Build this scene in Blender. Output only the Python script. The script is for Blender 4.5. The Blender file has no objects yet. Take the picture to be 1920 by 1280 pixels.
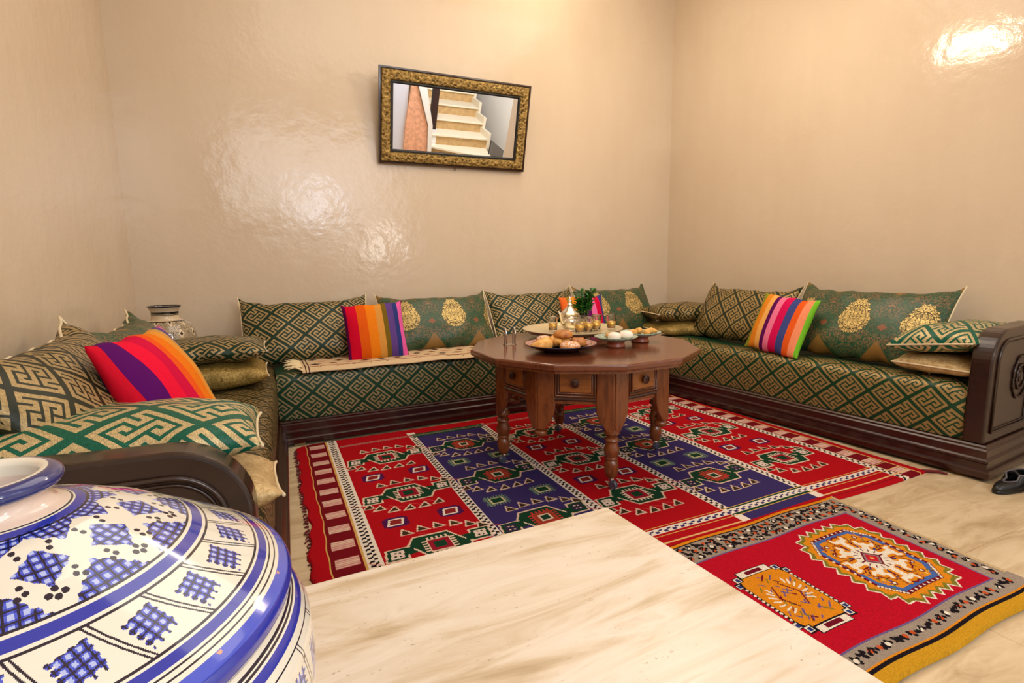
import bpy, math, random
import numpy as np
from mathutils import Vector, Matrix, noise as mnoise
random.seed(7)
S = bpy.context.scene
COL = S.collection
PI = math.pi
# ------------------------------------------------------------------ camera
CAM_H = 1.05
_yaw, _pitch, _roll = math.radians(25.6), math.radians(8.5), math.radians(-0.9)
_fw = Vector((math.sin(_yaw)*math.cos(_pitch), math.cos(_yaw)*math.cos(_pitch), -math.sin(_pitch)))
_r0 = Vector((math.cos(_yaw), -math.sin(_yaw), 0)); _u0 = _r0.cross(_fw)
_R = _r0*math.cos(_roll)+_u0*math.sin(_roll); _U = -_r0*math.sin(_roll)+_u0*math.cos(_roll)
cd = bpy.data.cameras.new('camera'); cam = bpy.data.objects.new('camera', cd); COL.objects.link(cam)
cd.sensor_width = 36; cd.lens = 1002/1920*36; cd.clip_start = .02
cam.matrix_world = Matrix.Translation((0, 0, CAM_H)) @ Matrix((_R, _U, -_fw)).transposed().to_4x4()
S.camera = cam
# ------------------------------------------------------------------ light and exposure
S.view_settings.view_transform = 'Standard'; S.view_settings.look = 'None'
S.view_settings.gamma = 1; S.view_settings.exposure = 0.02
S.view_settings.use_curve_mapping = False
W = bpy.data.worlds.new('world'); S.world = W; W.use_nodes = True
W.node_tree.nodes['Background'].inputs[0].default_value = (1, .93, .86, 1)
W.node_tree.nodes['Background'].inputs[1].default_value = .25
def area(name, loc, target, size, power, color, sy=None):
    l = bpy.data.lights.new(name, 'AREA'); l.energy = power; l.color = color
    l.shape = 'RECTANGLE'; l.size = size; l.size_y = sy or size
    o = bpy.data.objects.new(name, l); COL.objects.link(o); o.location = loc
    o.rotation_euler = (Vector(target)-Vector(loc)).to_track_quat('-Z', 'Y').to_euler()
    return o
area('daylight_from_stair_hall', (1.0, -1.6, 2.5), (1.3, 2.4, .6), 2.4, 48, (.96, .98, 1), 1.4)
area('ceiling_bounce', (1.5, 2.0, 3.3), (1.5, 2.0, 0), 2.6, 34, (1, .93, .83), 2.2)
area('added_wall_wash', (2.1, 3.35, 3.68), (2.1, 3.95, 2.3), .5, 14, (1, .88, .68), .5)  # added light without a fixture, brightens the upper middle of the back wall
area('small_window_daylight', (1.05, -1.8, 2.0), (.6, 4, 1.3), .26, 12, (.72, .82, 1), .26)
area('doorway_daylight', (2.05, -1.75, 1.42), (.9, 4, 1.1), .20, 11, (1, .95, .9), .34)
area('stair_hall_fill', (3.3, -1.0, 3.2), (3.7, -3.5, 1.0), 1.4, 110, (.95, .97, 1), 1.2)  # added unseen fill, lifts the dark stair hall in the mirror

# ------------------------------------------------------------------ helpers
def tag(o, label=None, cat=None, group=None, kind=None):
    if label: o['label'] = label
    if cat: o['category'] = cat
    if group: o['group'] = group
    if kind: o['kind'] = kind
    return o
def thing(name, loc, label, cat, group=None, rz=0, rot=None):
    o = bpy.data.objects.new(name, None); COL.objects.link(o); o.location = loc
    o.rotation_euler = rot or (0, 0, rz); o.empty_display_size = .1
    return tag(o, label, cat, group)
def link(name, me, m=None, parent=None, smooth=False):
    o = bpy.data.objects.new(name, me); COL.objects.link(o)
    if m: me.materials.append(m)
    if parent: o.parent = parent
    if smooth: me.shade_smooth()
    return o
def copy_tree(o, parent=None):
    c = o.copy(); COL.objects.link(c); c.parent = parent
    for ch in list(o.children): copy_tree(ch, c)
    return c
class MB:
    def __init__(s): s.v = []; s.f = []
    def add(s, v, f):
        b = len(s.v); s.v += [tuple(p) for p in v]; s.f += [tuple(i+b for i in q) for q in f]; return s
    def box(s, x0, x1, y0, y1, z0, z1, M=None):
        v = [Vector((x, y, z)) for z in (z0, z1) for y in (y0, y1) for x in (x0, x1)]
        if M: v = [M @ p for p in v]
        return s.add(v, [(0, 2, 3, 1), (4, 5, 7, 6), (0, 1, 5, 4), (2, 6, 7, 3), (0, 4, 6, 2), (1, 3, 7, 5)])
    def lathe(s, prof, n=32, M=None, cap=True):
        v = []; f = []
        for r, z in prof:
            for k in range(n):
                a = 2*PI*k/n; v.append(Vector((r*math.cos(a), r*math.sin(a), z)))
        for i in range(len(prof)-1):
            for k in range(n):
                k2 = (k+1) % n; f.append((i*n+k, i*n+k2, (i+1)*n+k2, (i+1)*n+k))
        if cap:
            f.append(tuple(range(n-1, -1, -1))); f.append(tuple((len(prof)-1)*n+k for k in range(n)))
        if M: v = [M @ p for p in v]
        return s.add(v, f)
    def tube(s, pts, r, n=8, closed=False):
        pts = [Vector(p) for p in pts]; m = len(pts); v = []; f = []
        rr = r if isinstance(r, (list, tuple)) else [r]*m
        up = Vector((0, 0, 1)); prev = None
        for i, p in enumerate(pts):
            t = (pts[(i+1) % m]-pts[i-1]) if closed else (pts[min(i+1, m-1)]-pts[max(i-1, 0)])
            t.normalize()
            a = (prev - t*prev.dot(t)) if prev else (up.cross(t) if abs(t.z) < .95 else Vector((1, 0, 0)).cross(t))
            a.normalize(); prev = a; b = t.cross(a)
            for k in range(n):
                c = 2*PI*k/n; v.append(p+(a*math.cos(c)+b*math.sin(c))*rr[i])
        for i in range(m if closed else m-1):
            j = (i+1) % m
            for k in range(n):
                k2 = (k+1) % n; f.append((i*n+k, i*n+k2, j*n+k2, j*n+k))
        if not closed: f.append(tuple(range(n-1, -1, -1))); f.append(tuple((m-1)*n+k for k in range(n)))
        return s.add(v, f)
    def prism(s, poly, z0, z1, M=None):
        n = len(poly); v = [Vector((x, y, z)) for z in (z0, z1) for x, y in poly]
        if M: v = [M @ p for p in v]
        return s.add(v, [tuple(range(n-1, -1, -1)), tuple(range(n, 2*n))]+[(k, (k+1) % n, n+(k+1) % n, n+k) for k in range(n)])
    def sweep(s, prof, path):
        """prof: closed list of (out, z); path: list of (x, y, nx, ny) with mitre-scaled outward normal"""
        n = len(prof); v = []; f = []
        for x, y, nx, ny in path:
            for o, z in prof: v.append((x+nx*o, y+ny*o, z))
        for i in range(len(path)-1):
            for k in range(n):
                k2 = (k+1) % n; f.append((i*n+k, (i+1)*n+k, (i+1)*n+k2, i*n+k2))
        f.append(tuple(range(n))); f.append(tuple((len(path)-1)*n+k for k in range(n-1, -1, -1)))
        return s.add(v, f)
    def build(s, name, m, parent=None, smooth=False, bevel=0, seg=2, angle=None):
        me = bpy.data.meshes.new(name); me.from_pydata(s.v, [], s.f); me.update()
        import bmesh
        b = bmesh.new(); b.from_mesh(me); bmesh.ops.recalc_face_normals(b, faces=b.faces); b.to_mesh(me); b.free()
        o = link(name, me, m, parent)
        if smooth:
            me.shade_smooth()
            if angle: me.set_sharp_from_angle(angle=math.radians(angle))
        if bevel:
            md = o.modifiers.new('bevel', 'BEVEL'); md.width = bevel; md.segments = seg; md.limit_method = 'ANGLE'
            md.harden_normals = False
        return o
def srgb(c):
    c = tuple(x/255 for x in c) if max(c) > 1.01 else c
    return tuple(((x+.055)/1.055)**2.4 if x > .04045 else x/12.92 for x in c)
class NT:
    """small node-tree helper"""
    def __init__(s, name, rough=.5, metal=0, color=(.5, .5, .5)):
        s.m = bpy.data.materials.new(name); s.m.use_nodes = True; s.t = s.m.node_tree
        s.b = s.t.nodes['Principled BSDF']; s.b.inputs['Roughness'].default_value = rough
        s.b.inputs['Metallic'].default_value = metal; s.b.inputs['Base Color'].default_value = (*srgb(color), 1)
    def n(s, typ, **k):
        nd = s.t.nodes.new(typ)
        for a, v in k.items(): setattr(nd, a, v)
        return nd
    def set(s, sock, v):
        if v is None: return
        if isinstance(v, bpy.types.NodeSocket): s.t.links.new(v, sock)
        else: sock.default_value = v
    def math(s, op, a, b=None, c=None, clamp=False):
        nd = s.n('ShaderNodeMath', operation=op); nd.use_clamp = clamp
        for i, x in enumerate((a, b, c)): s.set(nd.inputs[i], x)
        return nd.outputs[0]
    def mix(s, f, a, b, blend='MIX'):
        nd = s.n('ShaderNodeMix', data_type='RGBA', blend_type=blend)
        s.set(nd.inputs[0], f)
        for i, x in ((6, a), (7, b)):
            s.set(nd.inputs[i], x if isinstance(x, bpy.types.NodeSocket) else (*srgb(x), 1))
        return nd.outputs[2]
    def noise(s, vec=None, scale=5, detail=3, rough=.5, dist=0):
        nd = s.n('ShaderNodeTexNoise'); s.set(nd.inputs['Vector'], vec)
        nd.inputs['Scale'].default_value = scale; nd.inputs['Detail'].default_value = detail
        nd.inputs['Roughness'].default_value = rough; nd.inputs['Distortion'].default_value = dist
        return nd.outputs['Fac']
    def coord(s, which='Object', scale=None):
        o = s.n('ShaderNodeTexCoord').outputs[which]
        if scale:
            mp = s.n('ShaderNodeMapping'); s.set(mp.inputs[0], o); mp.inputs['Scale'].default_value = scale; return mp.outputs[0]
        return o
    def ramp(s, f, stops, interp='LINEAR'):
        nd = s.n('ShaderNodeValToRGB'); s.set(nd.inputs[0], f); r = nd.color_ramp; r.interpolation = interp
        while len(r.elements) < len(stops): r.elements.new(.5)
        for e, (p, c) in zip(r.elements, stops): e.position = p; e.color = (*srgb(c), 1)
        return nd.outputs[0]
    def rng(s, f, a, b, c, d):
        nd = s.n('ShaderNodeMapRange'); s.set(nd.inputs[0], f)
        for i, x in enumerate((a, b, c, d)): nd.inputs[i+1].default_value = x
        return nd.outputs[0]
    def bump(s, h, strength=.3, dist=.01):
        nd = s.n('ShaderNodeBump'); s.set(nd.inputs['Height'], h); nd.inputs['Strength'].default_value = strength
        nd.inputs['Distance'].default_value = dist
        s.t.links.new(nd.outputs[0], s.b.inputs['Normal']); return nd
    def col(s, v): s.set(s.b.inputs['Base Color'], v); return s
    def inp(s, k, v): s.set(s.b.inputs[k], v); return s
def plain(name, color, rough=.5, metal=0, bump=0, bs=60, var=.0):
    t = NT(name, rough, metal, color)
    if var or bump:
        nz = t.noise(t.coord(), bs, 4)
        if var: t.col(t.mix(t.rng(nz, .3, .7, 0, 1), tuple(c*(1-var) for c in color), tuple(min(255, c*(1+var)) for c in color)))
        if bump: t.bump(nz, bump, .004)
    return t.m

# ------------------------------------------------------------------ materials
def wall_mat(name, c1, c2):
    t = NT(name, .24); co = t.coord('Object')
    big = t.noise(t.coord('Object', (1, 1, .55)), 1.1, 4, .55); fine = t.noise(t.coord('Object', (1, 1, .12)), 12, 5, .55)
    base = t.mix(t.rng(big, .3, .7, 0, 1), c1, c2)
    t.col(t.mix(t.rng(fine, .35, .65, 0, .07), base, tuple(c*.9 for c in c1)))
    h = t.math('ADD', t.noise(co, 4.5, 3, .5), t.math('MULTIPLY', t.noise(co, 13, 4, .6), .5))
    t.bump(h, .34, .012)
    t.inp('Roughness', t.rng(big, .3, .7, .11, .22)); t.inp('Specular IOR Level', .5)
    return t.m
M = {}
M['wall'] = wall_mat('polished_plaster', (208, 187, 161), (216, 198, 173))
M['ceiling'] = plain('ceiling_plaster', (235, 215, 185), .6)
M['white'] = plain('white_plaster', (238, 236, 232), .5)
def floor_mat():
    t = NT('travertine_floor', .22); co = t.coord('Object')
    br = t.n('ShaderNodeTexBrick'); t.set(br.inputs['Vector'], co); br.offset = 0
    br.inputs['Scale'].default_value = 1; br.inputs['Brick Width'].default_value = .9; br.inputs['Row Height'].default_value = .9
    br.inputs['Mortar Size'].default_value = .002; br.inputs['Mortar Smooth'].default_value = .1
    br.inputs[1].default_value = (1, 1, 1, 1); br.inputs[2].default_value = (.93, .92, .9, 1); br.inputs[3].default_value = (.80, .74, .66, 1)
    v = t.noise(t.coord('Object', (1.2, 5, 1)), 2.4, 7, .62, .8)
    c = t.ramp(v, [(.25, (166, 138, 104)), (.45, (196, 172, 136)), (.6, (212, 190, 156)), (.8, (186, 160, 124))])
    t.col(t.mix(1.0, c, br.outputs['Color'], 'MULTIPLY'))
    return t.m
M['floor'] = floor_mat()
def slab_mat():
    t = NT('travertine_slab', .34); co = t.coord('Object')
    v = t.noise(t.coord('Object', (1.1, 6.5, 3)), 2.2, 8, .6, .9)
    c = t.ramp(v, [(.25, (178, 154, 122)), (.40, (204, 184, 154)), (.5, (220, 206, 186)), (.60, (228, 217, 201)), (.78, (200, 178, 148))])
    p = t.noise(t.coord('Object', (1, 1.6, 1)), 95, 2, .5)
    p2 = t.noise(t.coord('Object', (1, 1.4, 1)), 13, 3, .6)
    pit = t.math('MULTIPLY', t.rng(p, .66, .72, 0, 1), t.rng(p2, .5, .6, 0, .6))
    t.col(t.mix(pit, c, (150, 120, 84)))
    return t.m
M['slab'] = slab_mat()
def wood(name, dark, light, rough=.28, scale=(1, 1, 1), fs=6):
    t = NT(name, rough); co = t.coord('Object', scale)
    v = t.noise(co, fs, 6, .65, 1.2); t.col(t.ramp(v, [(.25, dark), (.55, light), (.8, dark)]))
    t.bump(v, .08, .004); t.inp('Coat Weight', .35); t.inp('Coat Roughness', .16)
    return t.m
M['bench'] = wood('mahogany_bench', (24, 7, 6), (48, 14, 10), .26, (.6, .6, 5), 7)
M['armw'] = wood('mahogany_arm', (24, 12, 8), (42, 22, 14), .30, (1, 1, 4), 7)
M['table'] = wood('walnut_table', (66, 28, 12), (124, 66, 30), .26, (3, 3, .6), 7)
M['tabtop'] = wood('walnut_top', (84, 42, 24), (112, 60, 36), .16, (.7, 3.5, 1), 8)
M['tabdark'] = wood('walnut_dark', (38, 14, 8), (66, 28, 14), .28, (3, 3, 1), 8)
M['tabpanel'] = wood('walnut_panel', (104, 54, 18), (152, 90, 36), .3, (1.5, 1.5, 5), 7)
M['green'] = plain('green_plain', (18, 60, 32), .5)

# Greek key brocade: a 13 x 13 bitmap per diamond, looked up with node arithmetic
KEY = ["11111110111", "10000010101", "10111010101", "10101011101", "10100000001", "10111111101",
       "10000000101", "10111010101", "10101011101", "10101000001", "11101111111"]
def key_group():
    g = bpy.data.node_groups.new('greek_key', 'ShaderNodeTree')
    g.interface.new_socket('U', in_out='INPUT', socket_type='NodeSocketFloat')
    g.interface.new_socket('V', in_out='INPUT', socket_type='NodeSocketFloat')
    g.interface.new_socket('Fac', in_out='OUTPUT', socket_type='NodeSocketFloat')
    gi = g.nodes.new('NodeGroupInput'); go = g.nodes.new('NodeGroupOutput')
    def mt(op, a, b=None, c=None):
        n = g.nodes.new('ShaderNodeMath'); n.operation = op
        for i, x in enumerate((a, b, c)):
            if x is None: continue
            if isinstance(x, bpy.types.NodeSocket): g.links.new(x, n.inputs[i])
            else: n.inputs[i].default_value = x
        return n.outputs[0]
    cu = mt('FLOOR', mt('MULTIPLY', mt('FRACT', gi.outputs[0]), 13)); cv = mt('FLOOR', mt('MULTIPLY', mt('FRACT', gi.outputs[1]), 13))
    acc = 0.0
    for r, row in enumerate(KEY):
        val = sum((1 << (c+1)) for c, ch in enumerate(row) if ch == '1')
        acc = mt('MULTIPLY_ADD', mt('COMPARE', cv, float(r+1), .5), float(val), acc)
    bit = mt('MODULO', mt('FLOOR', mt('DIVIDE', acc, mt('POWER', 2.0, cu))), 2.0)
    g.links.new(bit, go.inputs[0]); return g
KG = key_group()
def key_mat(name, gold, green, su=.185, sv=.165, off=(0, 0), top_green=None, gold2=None, metal=.25, rough=.42, wide=0):
    t = NT(name, rough); uv = t.n('ShaderNodeSeparateXYZ'); t.set(uv.inputs[0], t.coord('UV'))
    x = t.math('DIVIDE', t.math('ADD', uv.outputs[0], off[0]), su); y = t.math('DIVIDE', t.math('ADD', uv.outputs[1], off[1]), sv)
    g = t.n('ShaderNodeGroup'); g.node_tree = KG
    t.set(g.inputs[0], t.math('ADD', t.math('ADD', x, y), 100)); t.set(g.inputs[1], t.math('ADD', t.math('SUBTRACT', x, y), 100))
    f = g.outputs[0]
    if wide:
        for (dx_, dy_) in ((wide, wide), (-wide, wide), (wide, -wide), (-wide, -wide)):
            g2 = t.n('ShaderNodeGroup'); g2.node_tree = KG
            t.set(g2.inputs[0], t.math('ADD', g.inputs[0].links[0].from_socket, dx_)); t.set(g2.inputs[1], t.math('ADD', g.inputs[1].links[0].from_socket, dy_))
            f = t.math('MAXIMUM', f, g2.outputs[0])
    th = t.noise(t.coord('UV', (700, 120, 1)), 1, 2); big = t.noise(t.coord('UV'), 9, 3)
    gc = t.mix(t.rng(th, .3, .7, 0, 1), tuple(c*.72 for c in gold), tuple(min(255, c*1.14) for c in gold))
    grc = t.mix(t.rng(th, .3, .7, 0, 1), tuple(c*.7 for c in green), tuple(min(255, c*1.25) for c in green))
    if top_green:
        e0, e1 = top_green
        m = t.rng(uv.outputs[1], e0, e1, 1, 0)
        f2 = t.math('MULTIPLY', f, m); f = f2
    c = t.mix(f, grc, gc)
    t.col(c); t.inp('Metallic', t.math('MULTIPLY', f, metal)); t.inp('Specular IOR Level', .3)
    t.bump(t.math('ADD', f, t.math('MULTIPLY', th, .25)), .6, .003)
    return t.m
GOLD = (170, 144, 98); GREEN = (12, 44, 26)
M['key'] = key_mat('brocade_key', GOLD, GREEN)
M['key_bench'] = key_mat('brocade_bench', (158, 142, 102), (18, 58, 38), .19, .17, (0, .012), (.29, .31))
M['key_bench_r'] = key_mat('brocade_bench_right', (160, 132, 82), (16, 56, 32), .19, .17, (.05, .012), (.34, .42), wide=.009)
M['key_left'] = key_mat('brocade_left_seat', (140, 116, 72), (40, 40, 20), .19, .17)
M['key_teal'] = key_mat('brocade_near', (200, 178, 130), (4, 84, 64), .23, .20, (.03, .06), wide=.007)
M['key_tan'] = key_mat('brocade_tan', (160, 134, 84), (30, 40, 18), .18, .185, (.02, 0), wide=.009)
M['key_left_c'] = key_mat('brocade_left_wall', (168, 144, 98), (28, 34, 18), .135, .17, (.02, 0), wide=.010)
def damask(P=.34):
    t = NT('brocade_damask', .45); uvn = t.coord('UV'); s = t.n('ShaderNodeSeparateXYZ'); t.set(s.inputs[0], uvn)
    a = t.math('SUBTRACT', t.math('FRACT', t.math('ADD', t.math('DIVIDE', s.outputs[0], P), 10.26)), .5)   # -.5..5
    ax = t.math('MULTIPLY', t.math('ABSOLUTE', a), P); y = s.outputs[1]
    cb = t.n('ShaderNodeCombineXYZ'); t.set(cb.inputs[0], ax); t.set(cb.inputs[1], y)
    vec = cb.outputs[0]
    def nz(scale, d=2, r=.5, dist=0): return t.noise(vec, scale, d, r, dist)
    # tear-drop medallion
    yy = t.math('SUBTRACT', y, .245)
    up = t.math('GREATER_THAN', yy, 0)
    ry = t.math('ADD', .100, t.math('MULTIPLY', up, .034))
    wob = t.rng(nz(55), .3, .7, -.10, .10)
    rx = .088
    e = t.math('ADD', t.math('POWER', t.math('DIVIDE', ax, rx), 2), t.math('POWER', t.math('ABSOLUTE', t.math('DIVIDE', yy, ry)), t.math('SUBTRACT', 2.0, t.math('MULTIPLY', up, .7))))
    med = t.math('LESS_THAN', t.math('ADD', e, wob), 1)
    fil = t.math('ABSOLUTE', t.math('SUBTRACT', nz(52, 1.5, .5, 2.4), .5))
    gfil = t.math('GREATER_THAN', fil, .060)
    ring = t.math('COMPARE', e, .56, .025)
    g1 = t.math('MULTIPLY', gfil, t.math('SUBTRACT', 1, ring))
    # ground: green with brown scrolling, golden triangles at top and bottom
    scr = t.math('LESS_THAN', t.math('ABSOLUTE', t.math('SUBTRACT', nz(40, 2, .5, 1.6), .5)), .055)
    zone = t.rng(nz(7, 2), .38, .62, .2, 1)
    grd = t.mix(t.math('MULTIPLY', scr, zone), (14, 78, 48), (138, 98, 64))
    grd = t.mix(t.math('MULTIPLY', t.math('GREATER_THAN', nz(85, 1), .58), .7), grd, (34, 38, 24))
    hx = t.math('SUBTRACT', P/2, ax)
    tri_b = t.math('LESS_THAN', t.math('ADD', t.math('DIVIDE', hx, .085), t.math('DIVIDE', y, .12)), 1)
    tri_t = t.math('LESS_THAN', t.math('ADD', t.math('DIVIDE', hx, .07), t.math('DIVIDE', t.math('SUBTRACT', .50, y), .085)), 1)
    tri = t.math('MAXIMUM', tri_b, tri_t)
    grd = t.mix(tri, grd, (132, 98, 44))
    tb = t.math('LESS_THAN', t.math('ADD', t.math('DIVIDE', hx, .028), t.math('DIVIDE', t.math('ABSOLUTE', t.math('SUBTRACT', y, .20)), .022)), 1)
    grd = t.mix(tb, grd, (132, 78, 48))
    mc = t.mix(g1, (70, 56, 30), (226, 198, 124))
    t.col(t.mix(med, grd, mc)); t.inp('Metallic', t.math('MULTIPLY', med, .35))
    t.bump(t.math('ADD', t.math('MULTIPLY', med, g1), t.math('MULTIPLY', scr, .4)), .5, .003)
    return t.m
M['damask'] = damask()
def velvet():
    t = NT('gold_velvet', .42, .35); v = t.noise(t.coord('UV'), 55, 4, .7, 1.5); b = t.noise(t.coord('UV'), 7, 3)
    t.col(t.mix(t.rng(v, .35, .65, 0, 1), (120, 92, 34), (186, 158, 86))); t.bump(t.math('ADD', v, b), .5, .008)
    return t.m
M['velvet'] = velvet()
def velvet2():
    t = NT('pale_gold_velvet', .45, .2); v = t.noise(t.coord('UV'), 50, 4, .7, 1.5)
    t.col(t.mix(t.rng(v, .35, .65, 0, 1), (172, 138, 82), (214, 188, 138))); t.bump(v, .4, .006)
    return t.m
M['velvet2'] = velvet2()
M['piping'] = plain('cream_piping', (222, 204, 168), .7, 0, .4, 300)
def stripes(name, cols, wts, horiz=True):
    t = NT(name, .8); s = t.n('ShaderNodeSeparateXYZ'); t.set(s.inputs[0], t.coord('Generated'))
    tot = sum(wts); acc = 0; st = []
    for c, w in zip(cols, wts): st.append((acc/tot, c)); acc += w
    c = t.ramp(s.outputs[0], st, 'CONSTANT'); th = t.noise(t.coord('Object', (400, 400, 60)), 1, 2)
    t.col(t.mix(t.rng(th, .3, .7, 0, .16), c, (60, 20, 30))); t.bump(th, .15, .002); t.inp('Specular IOR Level', .12)
    return t.m
M['str1'] = stripes('rainbow_warm', [(96, 0, 74), (214, 0, 44), (226, 92, 6), (238, 130, 14), (216, 150, 66), (118, 96, 22), (96, 66, 138), (44, 58, 124), (232, 96, 170), (150, 0, 70)],
                    [.8, 2.0, 1.9, 1.9, 1.4, 1, 1.4, 1, 1.1, .3])
M['str2'] = stripes('rainbow_green_edged', [(140, 150, 44), (232, 140, 34), (240, 176, 92), (92, 8, 86), (238, 120, 156), (214, 8, 84), (62, 74, 136), (232, 92, 24), (246, 148, 104), (120, 196, 44)],
                    [1, 1.2, .9, .7, 1, 1.3, 1.2, .9, 1, .7])
M['str3'] = stripes('rainbow_orange_edged', [(240, 110, 40), (150, 120, 30), (238, 140, 24), (226, 160, 80), (96, 0, 92), (238, 110, 170), (214, 0, 60), (60, 60, 130)],
                    [1, .8, 1.2, .8, .9, 1, 1, 1])
M['str4'] = stripes('rainbow_red_edged', [(206, 10, 40), (84, 0, 96), (232, 10, 54), (208, 0, 62), (232, 88, 20), (232, 120, 12), (226, 150, 54), (196, 150, 84), (92, 74, 130), (220, 100, 160)],
                    [.55, 1.25, 1.35, 1.25, .75, 1.2, .9, .6, .8, .7])
M['tassel'] = plain('wool_fringe', (226, 204, 158), .85)
M['brass'] = plain('brass', (170, 132, 66), .35, .9)
M['chrome'] = plain('chrome', (210, 208, 205), .14, 1)
M['silver'] = plain('silver_tea', (222, 212, 192), .22, .95)
M['blackfab'] = plain('black_leather', (16, 16, 18), .4, 0, .3, 120)

# ------------------------------------------------------------------ painted surfaces: one colour per woven knot / glaze cell
class Canvas:
    def __init__(s, w, h, res, bg):
        s.w, s.h, s.res = w, h, res; s.nx = int(round(w/res)); s.ny = int(round(h/res))
        s.a = np.empty((s.ny, s.nx, 3)); s.a[:] = bg
        s.X, s.Y = np.meshgrid((np.arange(s.nx)+.5)*res, (np.arange(s.ny)+.5)*res)
    def _bb(s, x0, x1, y0, y1):
        r = s.res; return (slice(max(0, int(y0/r)-1), max(0, int(y1/r)+2)), slice(max(0, int(x0/r)-1), max(0, int(x1/r)+2)))
    def rect(s, x0, x1, y0, y1, c):
        b = s._bb(x0, x1, y0, y1); X, Y = s.X[b], s.Y[b]; m = (X >= x0) & (X < x1) & (Y >= y0) & (Y < y1); s.a[b][m] = c
    def poly(s, P, c):
        xs = [p[0] for p in P]; ys = [p[1] for p in P]; b = s._bb(min(xs), max(xs), min(ys), max(ys)); X, Y = s.X[b], s.Y[b]
        ins = np.zeros(X.shape, bool)
        for i in range(len(P)):
            (x1, y1), (x2, y2) = P[i-1], P[i]
            if y1 == y2: continue
            cr = ((y1 > Y) != (y2 > Y)) & (X < (x2-x1)*(Y-y1)/(y2-y1)+x1); ins ^= cr
        s.a[b][ins] = c
    def line(s, P, wd, c, closed=False):
        n = len(P)
        for i in range(n if closed else n-1):
            (x1, y1), (x2, y2) = P[i], P[(i+1) % n]
            b = s._bb(min(x1, x2)-wd, max(x1, x2)+wd, min(y1, y2)-wd, max(y1, y2)+wd); X, Y = s.X[b], s.Y[b]
            dx, dy = x2-x1, y2-y1; L = dx*dx+dy*dy+1e-12
            t = np.clip(((X-x1)*dx+(Y-y1)*dy)/L, 0, 1); d = np.hypot(X-x1-t*dx, Y-y1-t*dy); s.a[b][d < wd/2] = c
    def disc(s, x, y, r, c, ry=None):
        ry = ry or r; b = s._bb(x-r, x+r, y-ry, y+ry); X, Y = s.X[b], s.Y[b]; s.a[b][((X-x)/r)**2+((Y-y)/ry)**2 < 1] = c
def grid_mesh(name, V, nx, ny, colors, wrap=False):
    """V (ny+1, nx+1 or nx, 3)"""
    me = bpy.data.meshes.new(name); W_ = V.shape[1]
    J, I = np.meshgrid(np.arange(ny), np.arange(nx), indexing='ij'); I2 = (I+1) % W_ if wrap else I+1
    F = np.stack([J*W_+I, J*W_+I2, (J+1)*W_+I2, (J+1)*W_+I], -1).reshape(-1, 4)
    me.vertices.add(V.shape[0]*W_); me.vertices.foreach_set('co', V.reshape(-1).astype(np.float32))
    me.loops.add(F.size); me.loops.foreach_set('vertex_index', F.reshape(-1).astype(np.int32))
    me.polygons.add(len(F)); me.polygons.foreach_set('loop_start', (np.arange(len(F))*4).astype(np.int32))
    me.update(calc_edges=True)
    at = me.attributes.new('dye', 'FLOAT_COLOR', 'FACE')
    c = np.ones((len(F), 4), np.float32); c[:, :3] = colors.reshape(-1, 3); at.data.foreach_set('color', c.reshape(-1))
    return me
def dyed(name, rough, bump=0, bs=700, coat=0, fuzz=0.0):
    t = NT(name, rough); a = t.n('ShaderNodeAttribute', attribute_name='dye'); c = a.outputs['Color']
    nz = t.noise(t.coord('Object'), bs, 2)
    if fuzz: c = t.mix(t.rng(nz, .3, .7, 0, fuzz), c, (0, 0, 0))
    t.col(c)
    if bump: t.bump(nz, bump, .004)
    if coat: t.inp('Coat Weight', coat); t.inp('Coat Roughness', .04)
    if fuzz: t.inp('Specular IOR Level', .08)
    return t.m
M['kilim'] = dyed('woven_kilim', .95, .5, 500, 0, .3)
M['pile'] = dyed('knotted_pile', .95, .8, 320, 0, .3)
M['glaze'] = dyed('painted_glaze', .12, 0, 60, .6)
# ------------------------------------------------------------------ room
XL, XR, YB, ZC = -.66, 3.53, 3.95, 3.75
def struct(name, mb, m, **k):
    o = mb.build(name, m, **k); o['kind'] = 'structure'; return o
struct('floor', MB().box(-3.0, 6.5, -7, YB+.1, -.1, 0), M['floor'])
struct('ceiling', MB().box(XL-.15, XR+.15, -2.2, YB+.15, ZC, ZC+.1), M['ceiling'])
struct('wall_back', MB().box(XL-.15, XR+.15, YB, YB+.15, 0, ZC), M['wall'])
struct('wall_left', MB().box(XL-.15, XL, -2.2, YB, 0, ZC), M['wall'])
struct('wall_right', MB().box(XR, XR+.15, .3, YB, 0, ZC), M['wall'])

# ------------------------------------------------------------------ stair hall behind the camera, seen in the mirror
M['riser'] = plain('riser_travertine', (196, 160, 108), .4, 0, 0, 12, .08)
M['tread'] = plain('tread_travertine', (240, 228, 202), .35)
st = thing('staircase', (3.12, -2.27, 0), 'travertine staircase with pale treads reflected in the wall mirror', 'staircase')
for k in range(9):
    z0 = .18+.186*k; y0 = -.42*k; xr = 1.22+.03*k
    MB().box(.0 if k < 1 else .0, xr, y0-.42, y0, z0-.0, z0+.156).build('riser', M['riser'], st)
    MB().box(-.02, xr, y0-.42, y0+.03, z0+.156, z0+.186).build('tread', M['tread'], st, bevel=.005)
    if k: MB().box(0, xr, y0-.42, y0, 0, z0).build('riser', M['riser'], st)
    MB().box(xr, xr+.05, y0-.44, y0+.05, z0, z0+.30).build('skirting', M['tread'], st)
MB().prism([(-.05, 0), (1.22, 0), (1.10, .60), (.8, .48), (-.05, .10)], 0, .15).build('riser', M['riser'], st)
MB().prism([(-.05, 0), (1.22, 0), (1.12, .63), (.8, .51), (-.05, .13)], .15, .18).build('tread', M['tread'], st)
struct('wall_stair', MB().box(4.70, 4.80, -7, .3, 0, 4.2), M['white'])
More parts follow.
